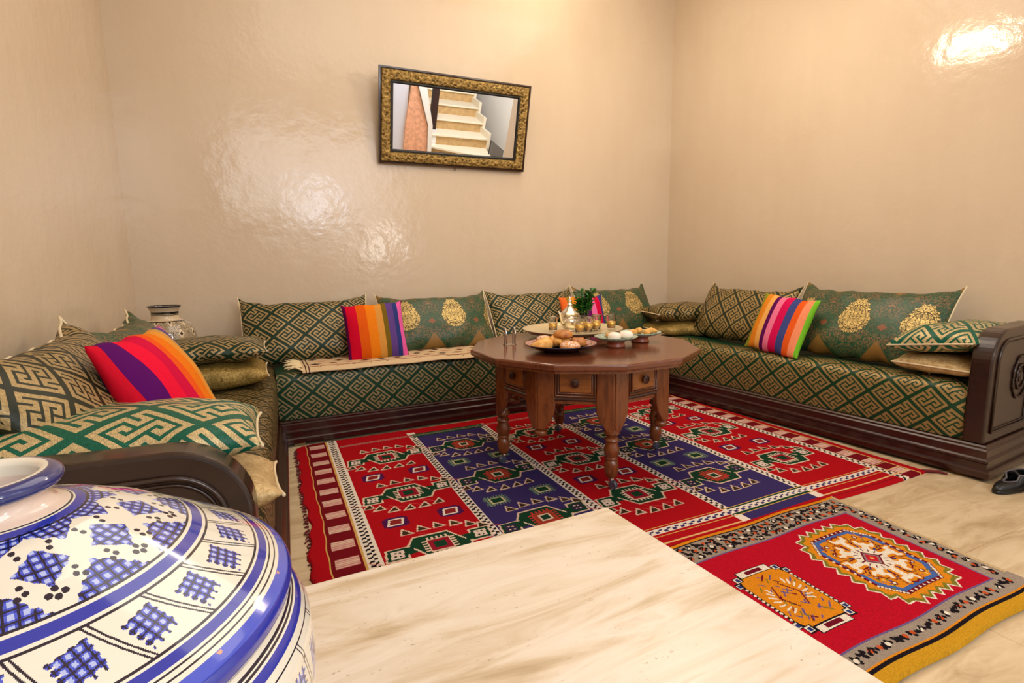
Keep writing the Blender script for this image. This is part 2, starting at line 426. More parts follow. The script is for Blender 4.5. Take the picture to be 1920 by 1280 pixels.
struct('wall_hall', MB().box(3.68, 4.75, .3, .42, 0, 3.75), M['white'])
struct('wall_stair_end', MB().box(2.2, 4.75, -7.1, -7, 0, 5), M['white'])
np_ = thing('newel_post', (3.235, -2.33, 0), 'dark mahogany newel post on a white block at the stair foot, in the mirror', 'post')
MB().box(-.055, .055, -.05, .05, .44, 1.75).build('shaft', M['bench'], np_)
MB().box(-.09, .07, -.07, .07, .0, .44).build('block', M['white'], np_)
rl = thing('stair_railing', (3.13, -2.45, 0), 'wrought iron scroll railing beside the stairs, in the mirror', 'railing')
mb = MB()
for k in range(12):
    y = -.1-.2*k; z = .5+.09*k
    mb.tube([(0, y, z), (0, y, z+.8)], .008, 6)
    mb.tube([(0, y-.1+.06*math.cos(a), z+.4+.09*math.sin(a)) for a in np.linspace(0, 2*PI, 14)], .008, 5)
mb.build('scrollwork', plain('wrought_iron', (70, 58, 40), .5, .6), rl)
MB().tube([(0, .0, 1.3), (0, -2.4, 2.38)], .025, 8).build('handrail', M['bench'], rl)
M['orange'] = plain('carved_orange_plaster', (226, 168, 134), .6, 0, .9, 22, .10)
struct('wall_rear', MB().box(2.3, 2.62, -1.98, -1.9, 0, 3.4), plain('cool_white_plaster', (214, 218, 232), .5))
cp = tag(MB().prism([(2.60, 0), (3.03, 0), (2.985, .6), (2.72, 1.3), (2.66, 1.3), (2.60, .6)], -.06, .0,
     Matrix.Translation((0, -1.9, 0)) @ Matrix.Rotation(PI/2, 4, 'X')).build('carved_panel', M['orange']),
     'carved orange plaster panel beside the stairs, reflected in the mirror', 'plaster panel')
mb = MB()
for k in range(10):
    z = .18+k*.10; w = .15-.011*k
    mb.tube([(2.68+w*.5+.04*math.cos(a)*(1-k*.05), -1.89, z+.04*math.sin(a)) for a in np.linspace(0, 4.6, 10)], .009, 6)
mb.build('carved_scroll', plain('carved_relief', (240, 190, 158), .6), cp)
struct('trim_1', MB().prism([(3.035, 0), (3.10, 0), (3.07, .62), (2.88, 1.32), (2.73, 1.32), (2.99, .62)], -.10, .0,
     Matrix.Translation((0, -1.9, 0)) @ Matrix.Rotation(PI/2, 4, 'X')), M['white'])
gr = thing('metal_grate', (4.40, -1.9, 0), 'small dark metal grate leaning at the stair foot, reflected in the mirror', 'grate')
MB().prism([(-.15, .0), (.16, .0), (.15, .26), (-.13, .44)], -.02, .0, Matrix.Rotation(PI/2, 4, 'X')).build('panel', plain('grate_grey', (120, 116, 112), .5, .3, .6, 60), gr)
MB().tube([(-.15, .0, .0), (-.13, .0, .44), (.15, .0, .26), (.16, .0, .0)], .012, 6, True).build('rim', M['blackfab'], gr)

# ------------------------------------------------------------------ travertine ledge in the foreground
sl = tag(MB().prism([(-.655, -.55), (.80, -.55), (.767, .384), (.742, 1.022), (-.655, 1.008)], 0, .45).build('stone_ledge', M['slab'], bevel=.006, seg=3),
    'broad cream travertine ledge in the foreground, carrying the blue vase', 'ledge')

# ------------------------------------------------------------------ benches
PROF = [(0, .02), (0, .148), (-.0, .150)]
def frame_prof(h, full=True):
    """mahogany plinth moulding, out > 0 is towards the room"""
    p = [(-.05, .018), (.040, .018), (.040, .045), (.036, .052), (.024, .056), (.024, h*.50), (.030, h*.54), (.030, h*.60), (.018, h*.64),
         (.018, h*.86), (.010, h*.90), (.012, h*.96), (.004, h), (-.05, h)]
    return p
def bench(name, origin, rz, L, D, h, fab, label, near_end=None, mat_x=(0, None), lump=.006, ztop=.43, seed=0):
    t = thing(name, (*origin, 0), label, 'bench', 'low mahogany benches around the walls', rz)
    c = .0
    path = [(0, 0, 0, -1), (L, 0, 0, -1)]
    if near_end == 'high': path = [(0, 0, 0, -1), (L, 0, 1, -1), (L, D, 1, 0)]
    if near_end == 'low': path = [(0, D, -1, 0), (0, 0, -1, -1), (L, 0, 0, -1)]
    MB().sweep(frame_prof(h), path).build('frame', M['bench'], t)
    MB().box(.02, L-.02, .03, D-.01, .03, h-.005).build('base', M['bench'], t)
    ft = MB()
    for x in ([L-.10] if near_end == 'high' else [.10]) + [L*.5]:
        MB().box(x-.03, x+.03, .0, .06, 0, .02).build('foot', M['brass'], t)
    # mattress
    x0, x1 = mat_x[0], mat_x[1] or L
    r = .05; pr = [(.012, h+.002), (.004, h+.05), (-.004, (h+ztop)/2), (.0, ztop-r)]
    pr += [(r-r*math.cos(a), ztop-r+r*math.sin(a)) for a in np.linspace(.3, PI/2, 5)]
    pr += [(y, ztop+.006) for y in np.linspace(r+.05, D-.03, 10)]
    s = [0]
    for i in range(1, len(pr)): s.append(s[-1]+math.hypot(pr[i][0]-pr[i-1][0], pr[i][1]-pr[i-1][1]))
    nx = int((x1-x0)/.05); V = []; UV = []
    for i in range(nx+1):
        x = x0+(x1-x0)*i/nx
        e = min(x-x0, x1-x); k = 1-math.exp(-(e/.02)) if e < .1 else 1
        for j, (y, z) in enumerate(pr):
            nn = mnoise.noise(Vector((x*4+seed, y*3, z*3)))*lump*2
            inset = (1-k)*.02
            V.append((x, y+inset-(nn if j < 6 else 0), z-(inset if j > 3 else 0)+(nn if j > 3 else 0))); UV.append((x, s[j]))
    n = len(pr); F = [(i*n+j, (i+1)*n+j, (i+1)*n+j+1, i*n+j+1) for i in range(nx) for j in range(n-1)]
    b = len(V)
    for xe, base in ((x0, 0), (x1, nx*n)):
        V.append((xe, D-.03, h)); UV.append((xe, 0)); q = [base+j for j in range(n)]+[len(V)-1]; F.append(tuple(q))
    me = bpy.data.meshes.new('mattress'); me.from_pydata(V, [], F); uv = me.uv_layers.new(name='UVMap')
    for p in me.polygons:
        for li in p.loop_indices: uv.data[li].uv = UV[me.loops[li].vertex_index]
    me.update(); m = link('mattress', me, fab, t, True); me.set_sharp_from_angle(angle=math.radians(60))
    return t
DR = math.radians
b_back = bench('sofa_bench', (.075, 3.29), 0, 2.79, .655, .148, M['key_bench'], 'long bench along the back wall beneath the mirror, carved green and gold mattress', seed=1)
b_right = bench('sofa_bench', (2.822, 3.95), DR(-85.9), 2.75, .50, .165, M['key_bench_r'], 'bench along the right wall ending in a rounded dark wooden arm beside the shoes', 'high', (.02, 2.655), seed=5)
b_left = bench('sofa_bench', (-.034, 1.2), DR(87.1), 2.74, .585, .148, M['key_left'], 'bench along the left wall, its dark arm behind the blue vase', 'low', (.095, None), seed=9)
def arm(parent, x0, D, mirror, h, TOP=.705):
    """arm panel, local x from x0 over .09, outer face at x0; rises to a rounded front corner"""
    def outline(inset=0, z0=h, rr=.155, top=TOP):
        P = [(0+inset, z0+inset)]
        c = (rr, top-rr); r_ = rr-inset
        P += [(c[0]-r_*math.cos(a), c[1]+r_*math.sin(a)) for a in np.linspace(0, PI/2, 14)]
        P += [(.30, top-inset+.002), (.40, top-inset+.006), (D-inset, top-inset+.008), (D-inset, z0+inset)]
        return P
    out = outline()
    dx = .085*(1 if not mirror else -1)
    Mx = Matrix(((0, 0, 1, x0), (1, 0, 0, 0), (0, 1, 0, 0), (0, 0, 0, 1)))   # (u,v,w)->(w+x0,u,v)
    o = MB().prism(out, min(0, dx), max(0, dx), Mx).build('arm', M['armw'], parent, bevel=.010, seg=3)
    s = -1 if not mirror else 1
    ins = outline(.052, h+.0); ins2 = outline(.066, h)
    f = MB(); f.tube([(x0+s*.003, u, v) for u, v in ins], .0065, 6, True); f.tube([(x0+s*.002, u, v) for u, v in ins2], .004, 6, True)
    f.build('panel_moulding', M['armw'], o, smooth=True)
    g = MB(); cx, cz = .335, .455
    for k in range(8):
        a0 = k*PI/4
        for rr_ in (.045, .085):
            for sgn in (-1, 1):
                g.tube([(x0+s*.004, cx+math.cos(a0+sgn*t_*.55)*(rr_+.02*t_-.012*t_*t_), cz+1.15*math.sin(a0+sgn*t_*.55)*(rr_+.02*t_-.012*t_*t_)) for t_ in np.linspace(0, 1.6, 7)], [.002, .005, .007, .007, .006, .005, .003], 5)
    g.lathe([(.028, -.002), (.026, .004), (.012, .008), (.001, .009)], 12, Matrix.Translation((x0+s*.002, cx, cz)) @ Matrix.Rotation(s*PI/2, 4, 'Y'))
    g.build('carved_rosette', M['armw'], o, smooth=True)
arm(b_right, 2.745, .50, True, .165)
arm(b_left, .005, .585, False, .148, .685)

# ------------------------------------------------------------------ cushions
def cushion(name, Wd, Hh, T, mat, loc, rot, label, cat='cushion', group=None, kx=.035, kz=.29, piping='sides', seed=0, fn=None, pip=None, pw=.55, wr=.006, uvoff=(0, 0)):
    """local frame: x across, z up the face, y thickness (front = -y)"""
    nu, nv = 36, 26
    def P(u, v, side):
        x = Wd/2*u*(1-kx*(1-abs(v)**3.2)*(abs(u)**1.5)); z = Hh/2*v*(1-kz*(1-abs(u)**4.5)*(abs(v)**1.5)*(1 if v > 0 else .35))
        t = T/2*((max(0, 1-abs(u)**2.6))*(max(0, 1-abs(v)**2.6)))**pw
        y = side*t
        w = wr*2*mnoise.noise(Vector((x*9+seed*3.1, z*9, side*2+seed)))
        ed = max(abs(u), abs(v))
        y -= w*(.4+ed)*(-side)*-1 if side else 0
        if ed > .80: z += wr*1.3*(ed-.8)/.2*math.sin(x*42+seed)*(1 if abs(v) > .8 else 0)
        p = Vector((x, y, z+Hh/2))
        return fn(p) if fn else p
    V = []; idx = {}; LUV = []
    for side in (-1, 1):
        G = [[None]*(nv+1) for _ in range(nu+1)]
        for i in range(nu+1):
            for j in range(nv+1):
                b = i in (0, nu) or j in (0, nv)
                u = -math.cos(PI*i/nu)*.6+(2*i/nu-1)*.4; v = -math.cos(PI*j/nv)*.6+(2*j/nv-1)*.4
                G[i][j] = P(u, v, 0 if b else side)
                if side == 1 and b: idx[(side, i, j)] = idx[(-1, i, j)]; continue
                idx[(side, i, j)] = len(V); V.append(G[i][j])
        su = [[0]*(nv+1) for _ in range(nu+1)]; sv = [[0]*(nv+1) for _ in range(nu+1)]
        hu, hv = nu//2, nv//2          # cloth measured along its surface from the middle of the face
        for j in range(nv+1):
            for i in range(hu+1, nu+1): su[i][j] = su[i-1][j]+(G[i][j]-G[i-1][j]).length
            for i in range(hu-1, -1, -1): su[i][j] = su[i+1][j]-(G[i][j]-G[i+1][j]).length
        for i in range(nu+1):
            for j in range(hv+1, nv+1): sv[i][j] = sv[i][j-1]+(G[i][j]-G[i][j-1]).length
            for j in range(hv-1, -1, -1): sv[i][j] = sv[i][j+1]-(G[i][j]-G[i][j+1]).length
        LUV.append({(i, j): (su[i][j]+Wd/2+uvoff[0], sv[i][j]+Hh/2+uvoff[1]) for i in range(nu+1) for j in range(nv+1)})
    F = []; FU = []
    for side in (-1, 1):
        for i in range(nu):
            for j in range(nv):
                k = [(i, j), (i+1, j), (i+1, j+1), (i, j+1)]
                if side == 1: k = k[::-1]
                F.append(tuple(idx[(side, *q)] for q in k)); FU += [LUV[0 if side < 0 else 1][q] for q in k]
    me = bpy.data.meshes.new(name); me.from_pydata([tuple(p) for p in V], [], F); uv = me.uv_layers.new(name='UVMap')
    uv.data.foreach_set('uv', [c for q in FU for c in q])
    o = link(name, me, mat, None, True); o.location = loc; o.rotation_euler = rot
    tag(o, label, cat, group)
    if piping:
        edges = []
        if piping in ('sides', 'right', 'all', 'top_right'): edges.append([idx[(-1, nu, j)] for j in range(nv+1)])
        if piping in ('sides', 'left', 'all'): edges.append([idx[(-1, 0, j)] for j in range(nv+1)])
        if piping in ('front', 'all'): edges.append([idx[(-1, i, 0)] for i in range(nu+1)])
        if piping in ('top', 'all', 'top_right'): edges.append([idx[(-1, i, nv)] for i in range(nu+1)])
        for e in edges: MB().tube([V[k] for k in e], .0045, 6).build('piping', pip or M['piping'], o, smooth=True)
    return o
GB = 'large brocade cushions leaning on the walls'
LEAN = math.radians(-33)
def back_c(xa, xb, mat, label, H=.50, seed=0, y=3.55, z=.432, tilt=0, **k):
    return cushion('back_cushion', xb-xa, H, .19, mat, ((xa+xb)/2, y, z), (LEAN, 0, tilt), label, 'cushion', GB, seed=seed, **k)
back_c(-.10, .70, M['key'], 'leftmost Greek key cushion on the back wall, partly behind a rainbow cushion', seed=1)
back_c(.76, 1.585, M['damask'], 'green damask cushion with gold medallions against the back wall, left of the table top', seed=2, H=.485, uvoff=(.25, 0))
back_c(1.585, 2.36, M['key'], 'Greek key cushion against the back wall, directly behind the tea tray', seed=3, H=.485)
back_c(2.37, 3.12, M['damask'], 'green damask cushion with gold medallions at the right end of the back wall', seed=4, H=.49, uvoff=(.26, 0))
# right wall
RZ = math.radians(-90)
def right_c(ya, yb, mat, label, H=.53, seed=0, x=3.13, **k):
    o = cushion('back_cushion', yb-ya, H, .19, mat, (x, (ya+yb)/2, .435), (0, 0, 0), label, 'cushion', GB, seed=seed, **k)
    o.rotation_euler = (LEAN, 0, RZ+math.radians(1)); return o
right_c(2.44, 3.24, M['key_tan'], 'Greek key cushion against the right wall, behind the green-edged rainbow cushion', seed=5, H=.50)
right_c(1.52, 2.42, M['damask'], 'green damask cushion with two bright gold medallions against the right wall', seed=6, H=.535, uvoff=(-.04, 0))
def left_c(ya, yb, mat, label, H=.5, seed=0, x=-.27, **k):
    o = cushion('back_cushion', yb-ya, H, .20, mat, (x, (ya+yb)/2, .435), (0, 0, 0), label, 'cushion', GB, seed=seed, **k)
    o.rotation_euler = (LEAN, 0, -RZ); return o
left_c(1.36, 2.17, M['key_left_c'], 'bronze Greek key cushion at the left edge of the photo, against the left wall', seed=7, H=.56, piping='top_right')
left_c(2.2, 2.99, M['damask'], 'dark green damask cushion against the left wall, mostly hidden behind the rainbow cushion', seed=8, H=.51, piping='top_right')
# striped scatter cushions
GS = 'striped rainbow scatter cushions'
def scat(name_mat, loc, rot, size, label, seed, T=.12):
    o = cushion('scatter_cushion', size[0], size[1], T, M[name_mat], loc, rot, label, 'cushion', GS, kx=.06, kz=.06, piping=None, seed=seed, wr=.003)
    return o
scat('str1', (.69, 3.40, .437), (math.radians(-17), math.radians(-2), 0), (.39, .38), 'rainbow striped cushion with crimson left side, standing on the cream runner', 11)
scat('str3', (2.27, 3.40, .437), (math.radians(-17), 0, 0), (.39, .36), 'rainbow striped cushion behind the silver teapot and the mint', 12)
scat('str2', (2.98, 2.36, .44), (math.radians(-22), math.radians(5), RZ), (.40, .39), 'rainbow striped cushion with green edges on the right bench', 13)
scat('str4', (-.145, 1.80, .44), (math.radians(-25), 0, math.radians(78)), (.45, .47), 'large rainbow striped cushion with red and purple side on the left bench', 14, .15)
# flat cushions stacked in the corners and on the arms
FL = math.radians(-90)
def flat(mat, c, size, T, label, rz=0, seed=0, tiltx=0, tilty=0, piping='sides', name='flat_cushion', group='flat cushions laid at the bench ends', **k):
    o = cushion(name, size[0], size[1], T, mat, (0, 0, 0), (0, 0, 0), label, 'cushion', group, seed=seed, piping=piping, pw=.42, **k)
    me = o.data
    R = Matrix.Translation(Vector(c)) @ Matrix.Rotation(rz, 4, 'Z') @ Matrix.Rotation(tilty, 4, 'Y') @ Matrix.Rotation(FL+tiltx, 4, 'X') @ Matrix.Translation((0, 0, -size[1]/2))
    o.matrix_world = R; return o
flat(M['velvet'], (-.235, 3.12, .50), (.54, .40), .145, 'gold velvet cushion at the bottom of the left corner stack', seed=21, kz=.04)
flat(M['key'], (-.235, 3.12, .625), (.54, .40), .125, 'flat Greek key cushion on the gold one in the left corner stack', seed=22, kz=.04)
flat(M['velvet'], (3.17, 3.36, .49), (.60, .36), .13, 'gold velvet cushion at the bottom of the right corner stack', rz=math.radians(-14), seed=23, kz=.04, piping='left')
flat(M['key_tan'], (3.17, 3.36, .62), (.60, .36), .15, 'flat Greek key cushion on top of the right corner stack', rz=math.radians(-14), seed=24, kz=.04, piping='left')
flat(M['velvet2'], (3.24, 1.47, .495), (.42, .37), .11, 'pale gold velvet cushion inside the right bench arm', seed=25, piping='left', kz=.04, kx=.04)
flat(M['key_teal'], (3.27, 1.47, .610), (.54, .38), .18, 'Greek key cushion with cream piping slumped over the right bench arm', seed=26, tiltx=math.radians(-8), piping='left', fn=lambda p: Vector((p.x, p.y*(.6 if p.y > 0 else 1.15), p.z)), kz=.04)
flat(M['velvet2'], (-.280, 1.52, .515), (.61, .42), .13, 'pale gold velvet cushion under the teal cushion inside the left bench arm', seed=27, kz=.04, tiltx=math.radians(-8), tilty=math.radians(6))
flat(M['key_teal'], (-.340, 1.50, .635), (.66, .42), .17, 'large teal and gold Greek key cushion lying on the left bench arm', seed=28, kz=.04, fn=lambda p: Vector((p.x, p.y*(.6 if p.y > 0 else 1.1), p.z)), tiltx=math.radians(-4))
# ------------------------------------------------------------------ wall mirror, hung leaning forward
M['mirror'] = NT('mirror_glass', .0, 1, (240, 240, 240)).m
def emb():
    t = NT('embossed_brass', .38, .85); co = t.coord('Object')
    v = t.n('ShaderNodeTexVoronoi'); t.set(v.inputs['Vector'], co); v.inputs['Scale'].default_value = 42
    nz = t.noise(co, 60, 4, .6, 1.5)
    h = t.math('ADD', t.math('MULTIPLY', v.outputs['Distance'], 1.2), nz)
    t.col(t.mix(t.rng(h, .45, 1.15, 0, 1), (40, 28, 14), (178, 148, 88))); t.bump(h, 1.0, .010); return t.m
M['emboss'] = emb()
mw, mh, fwid = 1.14, .62, .10
mir = thing('wall_mirror', (.86, YB-.018, 1.755), 'rectangular wall mirror in an embossed brass frame, leaning forward from the wall', 'mirror', rot=(DR(14), 0, 0))
MB().box(fwid, mw-fwid, -.008, -.002, fwid, mh-fwid).build('mirror_glass', M['mirror'], mir)
MB().box(.012, mw-.012, -.002, .012, .012, mh-.012).build('backing', M['blackfab'], mir)
def frame_ring(prof, name, m, par):
    """prof: list of (inset from outer edge, depth towards room) closed"""
    n = len(prof); V = []; F = []
    for cx, cz, sx, sz in ((0, 0, 1, 1), (mw, 0, -1, 1), (mw, mh, -1, -1), (0, mh, 1, -1)):
        for i, d in prof: V.append((cx+sx*i, -d, cz+sz*i))
    for c in range(4):
        for k in range(n): F.append((c*n+k, ((c+1) % 4)*n+k, ((c+1) % 4)*n+(k+1) % n, c*n+(k+1) % n))
    return MB().add(V, F).build(name, m, par, smooth=True, angle=35)
fr = frame_ring([(0, -.004), (0, .018), (.010, .020), (.014, .014), (.088, .004), (.088, -.004)], 'frame', wood('dark_frame', (34, 18, 10), (54, 30, 16), .35), mir)
frame_ring([(.014, .012), (.020, .026), (.036, .034), (.054, .034), (.070, .027), (.080, .016), (.084, .004)], 'embossed_border', M['emboss'], fr)
frame_ring([(.084, .0), (.084, .017), (.092, .017), (.100, .006), (.100, .0)], 'inner_lip', M['blackfab'], fr)
rv = MB()
for k in range(8):
    for z in (.05, mh-.05): rv.lathe([(.008, 0), (.006, .004), (.001, .006)], 10, Matrix.Translation((.12+k*(mw-.24)/7, -.033, z)) @ Matrix.Rotation(PI/2, 4, 'X'))
for k in range(4):
    for x in (.05, mw-.05): rv.lathe([(.008, 0), (.006, .004), (.001, .006)], 10, Matrix.Translation((x, -.033, .13+k*(mh-.26)/3)) @ Matrix.Rotation(PI/2, 4, 'X'))
rv.build('rosette_studs', M['emboss'], fr, smooth=True)['kind'] = 'stuff'
MB().tube([(mw*.5, -.004, .0), (mw*.5, -.006, -.022)], .004, 6).build('hook', M['bench'], mir)

# ------------------------------------------------------------------ rugs
RED = srgb((176, 12, 24)); DRED = srgb((118, 14, 26)); BLUE = srgb((58, 46, 100)); CRM = srgb((226, 196, 172)); GRN = srgb((22, 62, 40)); OLV = srgb((62, 44, 28)); GLD = srgb((214, 168, 92)); BLK = srgb((28, 20, 26)); NAV = srgb((52, 44, 96)); WHT = srgb((236, 222, 206))
def motif(c, x, y, bg, second):
    f1 = GRN
    box = srgb((226, 206, 190)) if not second else srgb((54, 42, 70))
    # green body: hexagon with arms to two end boxes
    body = [(x-.085, y-.018), (x-.05, y-.085), (x+.085, y-.085), (x+.115, y-.03), (x+.085, y+.018), (x+.05, y+.085), (x-.085, y+.085), (x-.115, y+.03)]
    armL = [(x-.11, y-.035), (x-.15, y-.045), (x-.15, y+.01), (x-.11, y+.035)]
    c.poly([(x-.13, y-.03), (x+.13, y-.01), (x+.13, y+.03), (x-.13, y+.01)], f1)
    c.poly(body, f1); c.line(body, .008, CRM, True)
    for s in (-1, 1):
        bx = x+s*.162; by = y+s*.012
        P = [(bx-.045, by-.042), (bx+.035, by-.042), (bx+.045, by+.042), (bx-.035, by+.042)]
        c.poly(P, GRN); c.line(P, .008, CRM, True)
        c.poly([(bx-.028, by-.026), (bx+.02, by-.026), (bx+.028, by+.026), (bx-.02, by+.026)], box)
        for q in ((-.01, -.01), (.01, .01), (-.006, .014), (.008, -.014)):
            c.disc(bx+q[0], by+q[1], .005, BLK if not second else CRM)
        c.poly([(x+s*.10, y-.022), (x+s*.125, y-.022), (x+s*.125, y+.022), (x+s*.10, y+.022)], GRN)
    sq = .044
    c.rect(x-sq, x+sq, y-sq, y+sq, srgb((150, 24, 44)) if not second else srgb((156, 60, 40)))
    c.rect(x-.022, x+.022, y-.022, y+.022, GRN)
    if second: c.line([(x-.022, y-.022), (x+.022, y-.022), (x+.022, y+.022), (x-.022, y+.022)], .008, CRM, True)
    c.line([(x-sq, y-sq), (x+sq, y-sq), (x+sq, y+sq), (x-sq, y+sq)], .006, CRM if not second else srgb((190, 60, 50)), True)
    for k in range(-2, 3):
        t = k*.018
        for s in (-1, 1):
            c.rect(x+t-.004, x+t+.004, min(y+s*.045, y+s*.064), max(y+s*.045, y+s*.064), CRM if not second else srgb((190, 60, 50)))
            c.rect(min(x+s*.045, x+s*.064), max(x+s*.045, x+s*.064), y+t-.004, y+t+.004, CRM if not second else srgb((190, 60, 50)))
    for s in (-1, 1):
        for (dx, dy) in ((-.10, .140), (-.035, .150), (.03, .150), (.095, .142), (-.155, .105), (-.195, .075)):
            px, py = x+s*dx*-1, y+s*dy*-1 if 0 else y+s*dy
            P = [(px-.025, py-.022), (px+.025, py-.022), (px-s*.012, py+.026)]
            c.line([(px, py), (px+s*.07, py-s*.05)], .0035, srgb((206, 70, 70)) if not second else srgb((110, 84, 130)))
            c.poly(P, OLV); c.line(P, .0065, CRM, True)
def zig(c, x0, x1, y0, y1, vert=True, a=BLK, b=WHT, step=.030):
    c.rect(x0, x1, y0, y1, b)
    L = (y1-y0) if vert else (x1-x0); n = int(L/step); w = (x1-x0) if vert else (y1-y0)
    for k in range(n):
        t = k*step
        if vert:
            c.poly([(x0+w*.18, y0+t), (x0+w*.5, y0+t+step*.1), (x0+w*.5, y0+t+step*.55), (x0+w*.18, y0+t+step*.45)], a)
            c.poly([(x0+w*.5, y0+t+step*.5), (x0+w*.82, y0+t+step*.6), (x0+w*.82, y0+t+step*1.05), (x0+w*.5, y0+t+step*.95)], a)
        else:
            c.poly([(x0+t, y0+w*.18), (x0+t+step*.1, y0+w*.5), (x0+t+step*.55, y0+w*.5), (x0+t+step*.45, y0+w*.18)], a)
            c.poly([(x0+t+step*.5, y0+w*.5), (x0+t+step*.6, y0+w*.82), (x0+t+step*1.05, y0+w*.82), (x0+t+step*.95, y0+w*.5)], a)
RX0, RY0, RW, RH = .145, 1.365, 2.74, 1.865
c = Canvas(RW, RH, .0045, RED)
def X(x): return x-RX0
def Y(y): return y-RY0
pb = [.372, .80, 1.262, 1.727, 2.193, 2.685]
for i in range(5):
    if i % 2: c.rect(X(pb[i]), X(pb[i+1]), Y(1.44), Y(3.10), BLUE)
for side in (0, 1):
    if side == 0: a0, a1, z0_, z1_ = .215, .300, .315, .368
    else: a0, a1, z0_, z1_ = 2.745, 2.825, 2.690, 2.735
    c.rect(X(a0-.01), X(a1+.01), 0, RH, DRED)
    k = 0; y = .04
    while y < RH-.08:
        c.rect(X(a0), X(a1), y, y+.062, srgb((206, 140, 134)))
        for q in range(5): c.rect(X(a0), X(a1), y+.004+q*.0125, y+.010+q*.0125, CRM)
        y += .132
    zig(c, X(z0_), X(z1_), 0, RH)
    for gx in ((a0-.018, .006), (a1+.008, .008)): c.rect(X(gx[0]), X(gx[0])+gx[1], 0, RH, GLD)
for i in range(1, 5): zig(c, X(pb[i])-.022, X(pb[i])+.022, Y(1.47), Y(3.13))
for i in range(5):
    cx = (pb[i]+pb[i+1])/2
    for my in (2.81, 2.31, 1.81): motif(c, X(cx), Y(my), RED, i % 2 == 1)
    for my in (2.56, 2.05, 3.04, 1.60):
        if my in (3.04, 1.60): continue
        for s in (-1, 1):
            dx = X(cx+s*.115)
            if i % 2 == 0:
                P = lambda r, ry: [(dx-r, Y(my)-ry*.4), (dx+r*.3, Y(my)-ry), (dx+r, Y(my)+ry*.4), (dx-r*.3, Y(my)+ry)]
                c.poly([(dx-.052, Y(my)-.034), (dx+.052, Y(my)-.034), (dx+.052, Y(my)+.034), (dx-.052, Y(my)+.034)], srgb((84, 20, 70)))
                c.poly([(dx-.040, Y(my)-.042), (dx+.040, Y(my)-.042), (dx+.040, Y(my)+.042), (dx-.040, Y(my)+.042)], srgb((70, 26, 84)))
                q = [(dx-.034, Y(my)-.024), (dx+.022, Y(my)-.024), (dx+.034, Y(my)+.024), (dx-.022, Y(my)+.024)]
                c.poly(q, srgb((140, 40, 40))); c.line(q, .009, WHT, True)
            else:
                for k in range(-3, 4):
                    c.line([(dx+k*.014, Y(my)-.045), (dx+k*.014, Y(my)+.045)], .006, srgb((122, 146, 116)))
                for k in range(-2, 3): c.line([(dx-.055, Y(my)+k*.015), (dx+.055, Y(my)+k*.015)], .006, srgb((100, 128, 104)))
                q = [(dx-.030, Y(my)-.024), (dx+.030, Y(my)-.024), (dx+.030, Y(my)+.024), (dx-.030, Y(my)+.024)]
                c.poly(q, GRN); c.line(q, .008, srgb((206, 196, 150)), True)
# end borders
zig(c, X(.38), X(2.70), Y(3.085), Y(3.112), False, srgb((120, 30, 44)), srgb((190, 120, 110)), .022)
for i in (1, 3): c.rect(X(pb[i]), X(pb[i+1]), Y(3.06), Y(3.125), GRN); zig(c, X(pb[i]), X(pb[i+1]), Y(3.08), Y(3.105), False, GRN, srgb((120, 120, 90)), .022); c.rect(X(pb[i])-.022, X(pb[i])+.03, Y(3.12), Y(3.155), WHT)
for (y0, y1, col_) in ((1.527, 1.533, GLD), (1.463, 1.469, GLD), (1.415, 1.422, srgb((226, 180, 120))), (1.392, 1.396, DRED)): c.rect(X(.38), X(2.83), Y(y0), Y(y1), col_)
for i in (1, 3):
    c.rect(X(pb[i]), X(pb[i+1]), Y(1.469), Y(1.527), GRN); c.rect(X(pb[i]), X(pb[i+1]), Y(1.415), Y(1.465), BLUE)
    for e in (i, i+1): c.rect(X(pb[e])-.022, X(pb[e])+.022, Y(1.415), Y(1.465), WHT)
zig(c, X(.38), X(2.70), Y(1.480), Y(1.516), False, BLUE, WHT, .040)
def rug_obj(name, c, x0, y0, z, mat, fn, wav=.0015, drop=.008):
    gx = np.linspace(0, c.w, c.nx+1); gy = np.linspace(0, c.h, c.ny+1); GX, GY = np.meshgrid(gx, gy)
    V = np.zeros((c.ny+1, c.nx+1, 3)); wx, wy = fn(GX, GY); V[..., 0] = wx+x0; V[..., 1] = wy+y0
    V[..., 2] = z+wav*(np.sin(GX*5+GY*3)+np.sin(GY*11-GX*4)*.6)
    for sl_ in ((0, slice(None)), (-1, slice(None)), (slice(None), 0), (slice(None), -1)): V[sl_+(2,)] = z-drop
    return link(name, grid_mesh(name, V, c.nx, c.ny, c.a), mat)
def warp_big(GX, GY):
    t = 1-GY/RH
    ed = np.exp(-(GX/.05))
    wx = GX-.045*t*(1-GX/RW)+ed*(.006*np.sin(GY*40)+.02*t*np.sin(GY*9))
    wy = GY+np.where(GY > RH-.06, -.05*np.exp(-GX/.03), 0)+.03*(1-GX/RW)*0
    return wx-.02*t*(GX/RW)*0, wy+.006*np.sin(GX*7)*(t)
big = tag(rug_obj('kilim_rug', c, RX0, RY0, .009, M['kilim'], warp_big), 'large red and navy kilim with white geometric motifs, under the wheeled table', 'rug')
tz = MB()
rnd = random.Random(3)
for k in range(60):
    y = RY0+.05+k*.0295; x = RX0-.045*(1-(y-RY0)/RH)
    tz.tube([(x+.004, y, .006), (x-.006, y+rnd.uniform(-.01, .01), .006), (x-.008-rnd.random()*.012, y+rnd.uniform(-.012, .012), .003)], [.005, .004, .002], 5)
tz.tube([(RX0+RW-.01, RY0+.015, .008), (RX0+RW+.04, RY0-.03, .010), (RX0+RW+.055, RY0-.06, .006)], [.008, .007, .004], 6)
tz.build('edge_yarn', plain('dark_red_yarn', (96, 14, 20), .9), big)['kind'] = 'stuff'

